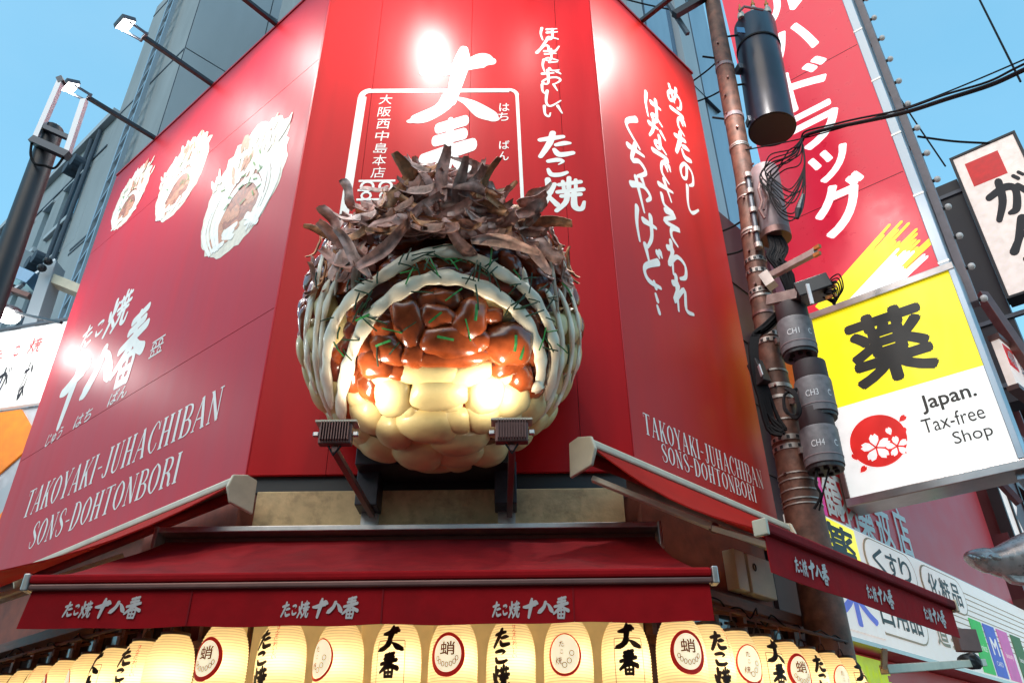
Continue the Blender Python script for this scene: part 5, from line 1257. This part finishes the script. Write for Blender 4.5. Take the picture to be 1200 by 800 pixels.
# lamp arm in front of the signboard
t = thing('sign_lamp', 'brown square spotlight on a pale horizontal arm in front of the signboard', 'floodlight', RP.pt(6, 3.4, .3))
b = MB(); b.beam(at(1036, 784, 8.6), at(1152, 776, 11.0), .09, .09); part('arm', b, 'cream_metal', t, bevel=.008)
b = MB(); b.beam(at(1036, 784, 8.6), at(1036, 760, 8.6), .05, .05); part('upright', b, 'cream_metal', t)
p = at(1132, 750, 10.6); b = MB(); b.box(Frame(p[:2], (1, .3)), (-.17, .17), (p.z-.14, p.z+.14), (-.05, .05)); part('lamp_head', b, 'fin_brown', t, bevel=.01)
b = MB(); b.sphere(p-Vector((.03, .0, .25)), .14, .1, .10, n=10, m=6, jit=.3, seed=3); part('bracket', b, 'dark_frame', t)
# upper storeys: blue glass and grey piers, set back
up_ = thing('blue_grey_building', 'blue and grey ribbed building rising between the right billboard and the pole', 'building', RP.pt(4, 0, -5))
b = MB(); ringwall(b, [RP.pt(.5, 0, -4.3), RP.pt(13, 0, -4.3), RP.pt(13, 0, -14), RP.pt(.5, 0, -14)], 0, 34); part('wall', b, 'grey_concrete', up_)
k = .55; i = 0
while k < 12.6:
    w_ = (.55, .95, .30, 1.5)[i % 4]; mt = ('blue_glass', 'grey_light', 'blue_glass', 'steel_blue')[i % 4]
    oo = (-4.28, -4.05, -4.28, -4.15)[i % 4]
    b = MB(); b.box(RP, (k, k+w_-.02), (.2, 33.5), (-4.295, oo)); part(('glass_strip', 'pier', 'glass_strip', 'metal_panel')[i % 4], b, mt, up_)
    k += w_; i += 1
for z in range(5, 33, 6):
    b = MB(); b.box(RP, (.5, 13), (z-.02, z+.02), (-4.29, -4.03)); part('storey_joint', b, 'grey_joint', up_)
b = MB(); b.box(RP, (2.99, 3.14), (3.4, 12.6), (-.9, -.5)); part('downpipe', b, 'blue_glass', up_)
# side wall seen behind the pole
b = MB(); b.box(RP, (3.16, 5.2), (3.4, 10.4), (-.34, -.28)); part('dark_cladding', b, 'dark_build', drug)
for z in (4.5, 5.6, 6.7, 7.8, 8.9):
    b = MB(); b.box(RP, (3.16, 5.2), (z-.012, z+.012), (-.279, -.26)); part('cladding_joint', b, 'dark_frame', drug)

# ================================================================== FAR RIGHT
G2 = Frame(RP.pt(12, 0, 0)[:2], (LP.a.x, LP.a.y))
gs = thing('lit_vertical_sign', 'cream lit vertical sign with red square and heavy black hiragana at the right edge', 'vertical sign', G2.pt(2.8, 11.4, 0))
b = MB(); b.box(G2, (2.13, 3.5), (11.55, 15.78), (-.3, 0)); part('sign_face', b, 'ganko_white', gs)
b = MB(); b.box(G2, (2.08, 3.55), (11.5, 15.84), (-.5, -.31)); part('backing', b, 'dark_frame', gs)
for (a, c, zz0, zz1) in ((2.06, 2.125, 11.5, 15.84), (3.505, 3.57, 11.5, 15.84)):
    b = MB(); b.box(G2, (a, c), (zz0, zz1), (-.3, .03)); part('side_frame', b, 'lamp_black', gs)
for zz0 in (11.48, 15.79):
    b = MB(); b.box(G2, (2.06, 3.57), (zz0, zz0+.06), (-.3, .035)); part('end_frame', b, 'lamp_black', gs)
a = G2.uv(1137, 222); c = G2.uv(1185, 180)
b = MB(); b.box(G2, (2.33, 3.08), (14.75, 15.50), (.0, .01)); part('red_square', b, 'ganko_red', gs)
m_ = MB()
brush(m_, G2, 'が', (2.45, 13.45, 3.35, 14.65), .006, w=1.05); brush(m_, G2, 'ん', (2.5, 12.55, 3.3, 13.45), .006, w=1.9); brush(m_, G2, 'こ', (2.55, 11.65, 3.3, 12.5), .006, w=1.5)
part('hiragana_lettering', m_, 'ink_black', gs)
b = MB(); b.box(G2, (1.25, 2.04), (9.2, 15.4), (-.9, -.3)); part('support_panel', b, 'lamp_black', gs)
for z in (9.6, 11.2, 15.0):
    b = MB(); b.box(G2, (-.2, 2.3), (z-.05, z+.05), (-.35, -.25)); part('support_arm', b, 'lamp_steel', gs)
# dark building down the street on the right
nb = thing('dark_maroon_building', 'dark maroon building with beams behind the drugstore sign tower at the far right', 'building', RP.pt(20, 0, -3))
b = MB(); ringwall(b, [RP.pt(13.3, 0, -.2), RP.pt(34, 0, -.2), RP.pt(34, 0, -10), RP.pt(13.3, 0, -10)], 0, 17); part('wall', b, 'dark_build', nb)
for i, z in enumerate((5.2, 6.6, 8.6, 10.6, 12.6, 14.6)):
    b = MB(); b.box(RP, (13.3, 34), (z-.12, z+.12), (-.2, .25)); part('ledge', b, 'maroon_build' if i % 2 else 'fin_brown', nb)
for i in range(14):
    b = MB(); b.box(RP, (13.6+i*1.4, 13.75+i*1.4), (2, 16.8), (-.2, .12)); part('mullion', b, 'maroon_build', nb)
for i in range(6):
    b = MB(); b.box(RP, (14+i*2.8, 14.9+i*2.8), (9.0, 10.3), (-.19, -.1)); part('lit_window', b, 'bulb' if i % 2 else 'shop_cream_glow', nb)
nb2 = thing('poster_panel', 'lit cream poster strip with dark wavy picture below the box sign at the right edge', 'poster', RP.pt(14, 7, .3))
pa = RP.uv(1150, 570, .3); pb = RP.uv(1190, 640, .3)
b = MB(); b.box(RP, (13.5, 15.4), (6.4, 9.0), (.1, .3)); part('panel', b, 'ganko_white', nb2)
for u in (13.45, 14.2, 15.45):
    b = MB(); b.box(RP, (u-.05, u+.05), (6.3, 9.1), (.1, .34)); part('frame_bar', b, 'dark_frame', nb2)
b = MB(); b.box(RP, (13.4, 15.5), (6.2, 6.38), (.1, .36)); part('frame_bar', b, 'fin_brown', nb2)
m_ = MB(); m_.sheet(RP, [(14.5, 6.4), (14.6, 7.0), (14.4, 7.3), (14.75, 7.6), (14.5, 8.0), (14.7, 8.3), (14.55, 9.0), (15.4, 9.0), (15.4, 6.4)], .305); part('picture', m_, 'maroon_build', nb2)
# small floor sign
fs_ = thing('floor_sign', 'small cream hanging sign with red floor mark at the right edge', 'sign', at(1185, 410, 10.5))
p = at(1172, 400, 10.5); q = at(1215, 440, 10.5+1.0); dd = (q-p); F3 = Frame(p[:2], (dd.x, dd.y)); Ln = math.hypot(dd.x, dd.y)+.5; hz2 = p.z
b = MB(); b.box(F3, (0, Ln), (hz2-.75, hz2+.05), (-.12, 0)); part('face', b, 'ganko_white', fs_)
b = MB(); b.box(F3, (-.04, Ln), (hz2+.06, hz2+.14), (-.14, .03)); part('top_frame', b, 'fin_brown', fs_)
b = MB(); b.box(F3, (-.04, Ln), (hz2-.84, hz2-.76), (-.14, .03)); part('bottom_frame', b, 'fin_brown', fs_)
b = MB(); b.box(F3, (.05, .42), (hz2-.40, hz2-.02), (0, .01)); part('red_mark', b, 'ganko_red', fs_)
m_ = MB(); text_fit(m_, F3, '4階', (.08, hz2-.36, .39, hz2-.08), .014, bold=.02); part('lettering', m_, 'white_print', fs_)
m_ = MB(); text_fit(m_, F3, '宴会', (.55, hz2-.5, 1.1, hz2-.1), .008, bold=.02); part('lettering', m_, 'dark_rail', fs_)
for (x0, y0, x1, y1, f0, f1, w_, lb, mt) in ((1150, 345, 1215, 440, 11, 10.6, .16, 'brown steel beam slanting above the small floor sign', 'fin_brown'), (1195, 590, 1130, 520, 11.5, 11.5, .10, 'dark slanting beam behind the steel edge of the box sign', 'maroon_build'), (1140, 652, 1215, 650, 13.5, 12.8, .12, 'pale horizontal ledge under the fish sculpture', 'cream_metal')):
    m_ = MB(); m_.beam(at(x0, y0, f0), at(x1, y1, f1), w_); o = part('steel_beam', m_, mt, None, org=at(x0, y0, f0), bevel=.01); o['label'] = lb; o['category'] = 'beam'
# silvery fish sculpture
fo = at(1190, 655, 12)
fish = thing('fish_sculpture', 'silvery brown fish sculpture poking its long snout in from the right edge', 'fish sculpture', fo)
Pf = [at(1131, 655, 12), at(1136, 654, 12), at(1146, 655, 12), at(1160, 657, 12), at(1176, 658, 12), at(1195, 655, 12), at(1220, 650, 12), at(1260, 650, 12)]
C_f = catmull([tuple(p) for p in Pf], 4); nf = len(C_f)
rr_ = [.02+.17*min(1, (i/10))**.7+.30*max(0, (i-12)/18) for i in range(nf)]
b = MB(); b.tube([Vector(p) for p in C_f], .2, 16, rr_); part('body', b, 'fish_skin', fish, smooth=True)
for i in range(10):
    x = 1136+i*4.4; b = MB(); b.sphere(at(x, 652+(i % 3), 11.82), .06, .04, .035, n=10, m=6, seed=i, jit=.2); part('tooth_bump', b, 'fish_skin', fish, smooth=True)
m_ = MB(); F4 = Frame(at(1160, 668, 12)[:2], (1, -.1)); z = at(1160, 668, 12).z; m_.prism(F4, [(0, z+.05), (.25, z+.18), (1.2, z+.3), (1.3, z-.15), (.7, z-.28), (.25, z-.2)], -.08, .08); part('fin', m_, 'fish_skin', fish, bevel=.04)

# ================================================================== LEFT BACKGROUND
BG = Frame(LP.pt(0, 0, -3)[:2], (LP.a.x, LP.a.y))
uc, zc_ = BG.uv(216, 57); ul, ztop = BG.uv(187, 5); ul2, zw = BG.uv(135, 140)
ul = (ul+ul2)/2; ztop_ = ztop
tw = thing('grey_tower_building', 'tall grey concrete building behind the left billboard with a stepped roof and deep windows', 'building', BG.pt(uc, 0, -1))
gd = 12
RPd = (RP.a.x, RP.a.y)
F5 = Frame(BG.pt(uc, 0, 0)[:2], RPd)
b = MB(); ringwall(b, [BG.pt(ul, 0, 0), BG.pt(uc, 0, 0), F5.pt(14, 0, 0), BG.pt(ul, 0, -10)], 0, ztop_); part('tower_wall', b, 'grey_concrete', tw)
uw = ul-30
b = MB(); ringwall(b, [BG.pt(uw, 0, -.6), BG.pt(ul-.01, 0, -.6), BG.pt(ul-.01, 0, -10), BG.pt(uw, 0, -10)], 0, zw-.05); part('wing_wall', b, 'grey_concrete', tw)
# wing front skin with window openings cut as piers and spandrels
wa = BG.uv(78, 225), BG.uv(85, 250); wtop = BG.uv(92, 210)[1]; wbot = BG.uv(69, 267)[1]
wA = (BG.uv(66, 255)[0], BG.uv(96, 222)[0]); wB = (BG.uv(33, 300)[0], BG.uv(54, 262)[0])
edges = [uw, wB[0]-(wA[0]-wB[0])*2, wB[0]-(wA[0]-wB[0])*2+(wB[1]-wB[0]), wB[0]-(wA[0]-wB[0]), wB[0]-(wA[0]-wB[0])+(wB[1]-wB[0]), wB[0], wB[1], wA[0], wA[1], ul-.01]
hgt = wtop-wbot
rows = [(wbot, wtop), (wbot-hgt*1.75, wtop-hgt*1.75), (wbot-hgt*3.5, wtop-hgt*3.5)]
zprev = zw
for (z0_, z1_) in rows:
    b = MB(); b.box(BG, (uw, ul-.01), (z1_, zprev), (-.6, 0)); part('spandrel', b, 'grey_concrete', tw)
    for i in range(0, len(edges), 2):
        b = MB(); b.box(BG, (edges[i], edges[i+1]), (z0_+.0, z1_-.002), (-.6, -.003)); part('pier', b, 'grey_concrete', tw)
    for i in range(1, len(edges)-1, 2):
        b = MB(); b.box(BG, (edges[i], edges[i+1]), (z0_+.01, z1_-.01), (-.30, -.24)); w0 = part('window', b, 'window_glass', tw)
        b = MB(); b.box(BG, (edges[i]-.1, edges[i+1]+.1), (z0_-.22, z0_+.02), (-.1, .16)); part('sill', b, 'grey_light', w0, bevel=.02)
        b = MB(); b.box(BG, (edges[i]-.1, edges[i+1]+.1), (z1_-.02, z1_+.10), (-.1, .10)); part('hood', b, 'grey_light', w0)
    zprev = z0_
b = MB(); b.box(BG, (uw, ul-.01), (0, zprev), (-.6, 0)); part('spandrel', b, 'grey_concrete', tw)
b = MB(); b.box(BG, (uw, ul+.0), (zw, zw+.35), (-.9, .25)); part('parapet', b, 'grey_light', tw)
b = MB(); b.box(BG, (uw, ul), (zw-1.7, zw-1.6), (-.02, .04)); part('ledge_joint', b, 'grey_joint', tw)
for z in (zw-.0, zw+6.5, zw+12, zw-7, wbot-hgt*1.05):
    b = MB(); b.box(BG, (ul+.02, uc-.02), (z-.05, z+.05), (-.02, .02)); part('panel_joint', b, 'grey_joint', tw)
# pale side with joints
for i in range(5):
    for j in range(10):
        b = MB(); b.box(F5, (.03+2.8*i, 2.78+2.8*i), (zc_+4.6*(j-8)+.04, zc_+4.6*(j-7)-.02), (.0, .06)); part('wall_panel', b, 'grey_light', tw)
b = MB(); b.box(F5, (0, 14), (0, ztop_), (-.05, .02)); part('joint_backing', b, 'grey_joint', tw)
# two round vents near the upper window
for x, y in ((90, 203), (99, 194), (47, 314), (55, 307)):
    u, z = BG.uv(x, y); b = MB(); b.tube([BG.pt(u, z, .0), BG.pt(u, z, .5)], .28, 12); part('vent', b, 'grey_joint', tw)
# ladder strip running up the tower
lt = thing('wall_ladder', 'thin blue steel ladder running up the grey tower wall', 'ladder', BG.pt((ul+uc)/2, 0, .3))
ua = BG.uv(182, 80)[0]; ub = BG.uv(188, 80)[0]
for u in (ua, ub):
    b = MB(); b.box(BG, (u-.05, u+.05), (4, ztop_), (.2, .35)); part('rail', b, 'steel_blue', lt)
z = 12
while z < ztop_:
    b = MB(); b.beam(BG.pt(ua, z, .28), BG.pt(ub, z+.5, .28), .10); part('rung', b, 'steel_blue', lt); z += .9
# blue glazed strip next to the billboard edge
b = MB(); b.box(LP, (-7.9, -7.4), (3, 13.3), (-2.4, -2.2)); gsx = part('glazed_strip', b, 'blue_glass', None, org=LP.pt(-7.6, 3, -2.3)); gsx['label'] = 'narrow blue glazed strip beside the outer edge of the left billboard'; gsx['category'] = 'glazing'
for i in range(7):
    b = MB(); b.beam(LP.pt(-7.88, 5+i*1.2, -2.17), LP.pt(-7.42, 5.5+i*1.2, -2.17), .03); part('brace', b, 'lamp_black', gsx)

# street lamp post with U-shaped bracket
pp = at(62, 152, 4.6); pb_ = at(6, 310, 4.6); dv = (pb_-pp).normalized(); ft = Vector((pb_.x, pb_.y, 0)); ft = pp+dv*(pp.z/-dv.z)
sl = thing('street_post', 'dark post at the left edge with a U-shaped steel bracket at its top', 'post', ft)
b = MB(); b.tube([ft, pb_, pp], .09, 20, [.10, .088, .082]); part('shaft', b, 'lamp_black', sl, smooth='auto')
b = MB(); b.sphere(pp, .082, .082, .03, n=16, m=6); part('cap', b, 'lamp_black', sl, smooth=True)
for (a, c, w_) in (((41, 166), (72, 94), .045), ((78, 182), (99, 118), .045), ((38, 164), (80, 183), .06), ((49, 148), (83, 163), .04), ((70, 92), (73, 98), .05)):
    b = MB(); b.beam(at(*a, 4.5), at(*c, 4.5), w_, w_); part('bracket_bar', b, 'steel_blue' if w_ == .045 else 'lamp_steel', sl)
b = MB(); b.tube([Vector(p) for p in catmull([tuple(at(x, y, 4.5)) for x, y in ((37, 168), (36, 182), (41, 192), (52, 194), (64, 197), (74, 185))], 5)], .010, 6); part('cable', b, 'cable', sl)

# steel frame beside the banner
sf = thing('steel_frame', 'pale steel column and beam beside the left billboard above the white banner', 'steel frame', at(50, 400, 13.8))
for (a, c, w_, mt) in (((64, 312), (22, 440), .40, 'grey_light'), ((60, 328), (110, 348), .30, 'cream_metal'), ((4, 316), (42, 332), .42, 'blue_glass'), ((2, 336), (36, 348), .16, 'fin_brown'), ((0, 352), (66, 305), .10, 'steel_blue')):
    b = MB(); b.beam(at(*a, 13.8), at(*c, 13.8), w_, w_*.7); part('member', b, mt, sf, bevel=.01)
for x, y in ((56, 306), (49, 314)):
    b = MB(); b.sphere(at(x, y, 13.4), .10, .10, .08, n=10, m=6); part('bolt_head', b, 'lamp_black', sf)
# bright lamp at the left edge
lpz = LP.uv(8, 370, .8); hd = LP.pt(lpz[0], lpz[1], .8)
gl = thing('street_floodlight', 'glaring white floodlight at the left edge above the white banner', 'floodlight', hd)
b = MB(); b.sphere(hd, .22, .22, .10, n=16, m=8); part('lamp_glass', b, 'led', gl, smooth=True)
b = MB(); b.sphere(hd+Vector((0, 0, .09)), .26, .26, .08, n=16, m=8); part('hood', b, 'lamp_steel', gl, smooth=True)
b = MB(); b.beam(hd+Vector((0, 0, .1)), at(72, 378, 9.8), .04); part('stay', b, 'lamp_black', gl)
l = bpy.data.lights.new('street_flood', 'POINT'); l.energy = 120; l.shadow_soft_size = .2; l.color = (1, .97, .93)
lo = bpy.data.objects.new('street_flood', l); COL.objects.link(lo); lo.parent = gl; lo.location = (0, -.1, -.35)
# white banner with red and black writing
SB = Frame((-8, 13), (math.cos(R_(-14)), math.sin(R_(-14))))
bn = thing('shop_banner', 'white banner with red and heavy black writing beyond the left billboard', 'banner', SB.pt(-3, 8.4, 0))
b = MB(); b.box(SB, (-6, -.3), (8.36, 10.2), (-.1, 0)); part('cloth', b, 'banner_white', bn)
b = MB(); b.beam(SB.pt(-6, 10.25, .02), SB.pt(-.4, 10.25, .02), .05); part('top_cord', b, 'lamp_steel', bn)
def sq(x0, y0, x1, y1): a = SB.uv(x0, y1); c = SB.uv(x1, y0); return (a[0], a[1], c[0], c[1])
m_ = MB()
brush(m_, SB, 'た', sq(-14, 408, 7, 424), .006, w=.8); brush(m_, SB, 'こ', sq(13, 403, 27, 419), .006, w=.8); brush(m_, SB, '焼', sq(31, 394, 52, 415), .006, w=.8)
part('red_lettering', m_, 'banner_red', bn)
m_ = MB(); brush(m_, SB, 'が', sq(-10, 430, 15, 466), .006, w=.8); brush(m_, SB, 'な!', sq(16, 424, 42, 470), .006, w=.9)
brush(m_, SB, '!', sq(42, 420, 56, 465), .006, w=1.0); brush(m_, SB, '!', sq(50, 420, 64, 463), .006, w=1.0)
part('black_lettering', m_, 'ink_black', bn)
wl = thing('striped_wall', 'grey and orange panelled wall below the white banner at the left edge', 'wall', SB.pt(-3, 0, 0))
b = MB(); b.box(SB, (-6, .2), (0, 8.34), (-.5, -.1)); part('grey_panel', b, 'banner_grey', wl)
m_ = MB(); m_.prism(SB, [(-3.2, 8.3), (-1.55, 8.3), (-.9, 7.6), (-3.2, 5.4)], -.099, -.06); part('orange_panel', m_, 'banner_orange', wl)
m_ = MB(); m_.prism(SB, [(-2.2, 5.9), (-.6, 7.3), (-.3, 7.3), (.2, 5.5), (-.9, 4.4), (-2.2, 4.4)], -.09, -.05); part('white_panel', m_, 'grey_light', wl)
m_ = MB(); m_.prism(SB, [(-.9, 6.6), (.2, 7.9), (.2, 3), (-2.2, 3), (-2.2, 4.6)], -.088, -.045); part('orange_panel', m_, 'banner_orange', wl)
# cream cabinets on the wall under the right awning
for i, (ua, ub, lb) in enumerate(((1.50, 1.72, 'narrow cream wall cabinet under the right awning'), (1.78, 2.32, 'wider cream wall cabinet with a black ring beside the narrow one'))):
    t = thing('wall_cabinet', lb, 'cabinet', RP.pt((ua+ub)/2, 3.5, 0), 'cabinets under the right awning')
    b = MB(); b.box(RP, (ua, ub), (3.62, 4.06), (-.01, .14)); part('case', b, 'cream_metal', t, bevel=.01)
    if i:
        b = MB(); b.tube([RP.pt(ua+.12+.03*math.cos(a*.7854), 3.92+.04*math.sin(a*.7854), .145) for a in range(9)], .008, 6); part('handle_ring', b, 'dark_frame', t)

for i, u in enumerate((ul-1.2, ul-2.0)):
    b = MB(); b.tube([BG.pt(u, 4, .12), BG.pt(u, zw-.1, .12)], .09, 8); part('drain_pipe', b, 'grey_joint', tw)
for k in range(3):
    u = ul-6-k*5.2; b = MB(); b.box(BG, (u, u+1.5), (wbot-hgt*.55, wbot-hgt*.55+1.1), (.02, .7)); a_ = part('air_conditioner', b, 'grey_light', tw, bevel=.04)
    b = MB(); b.tube([BG.pt(u+.75+.4*math.cos(q*.5236), wbot-hgt*.55+.55+.4*math.sin(q*.5236), .71) for q in range(13)], .03, 5); part('fan_ring', b, 'grey_joint', a_)
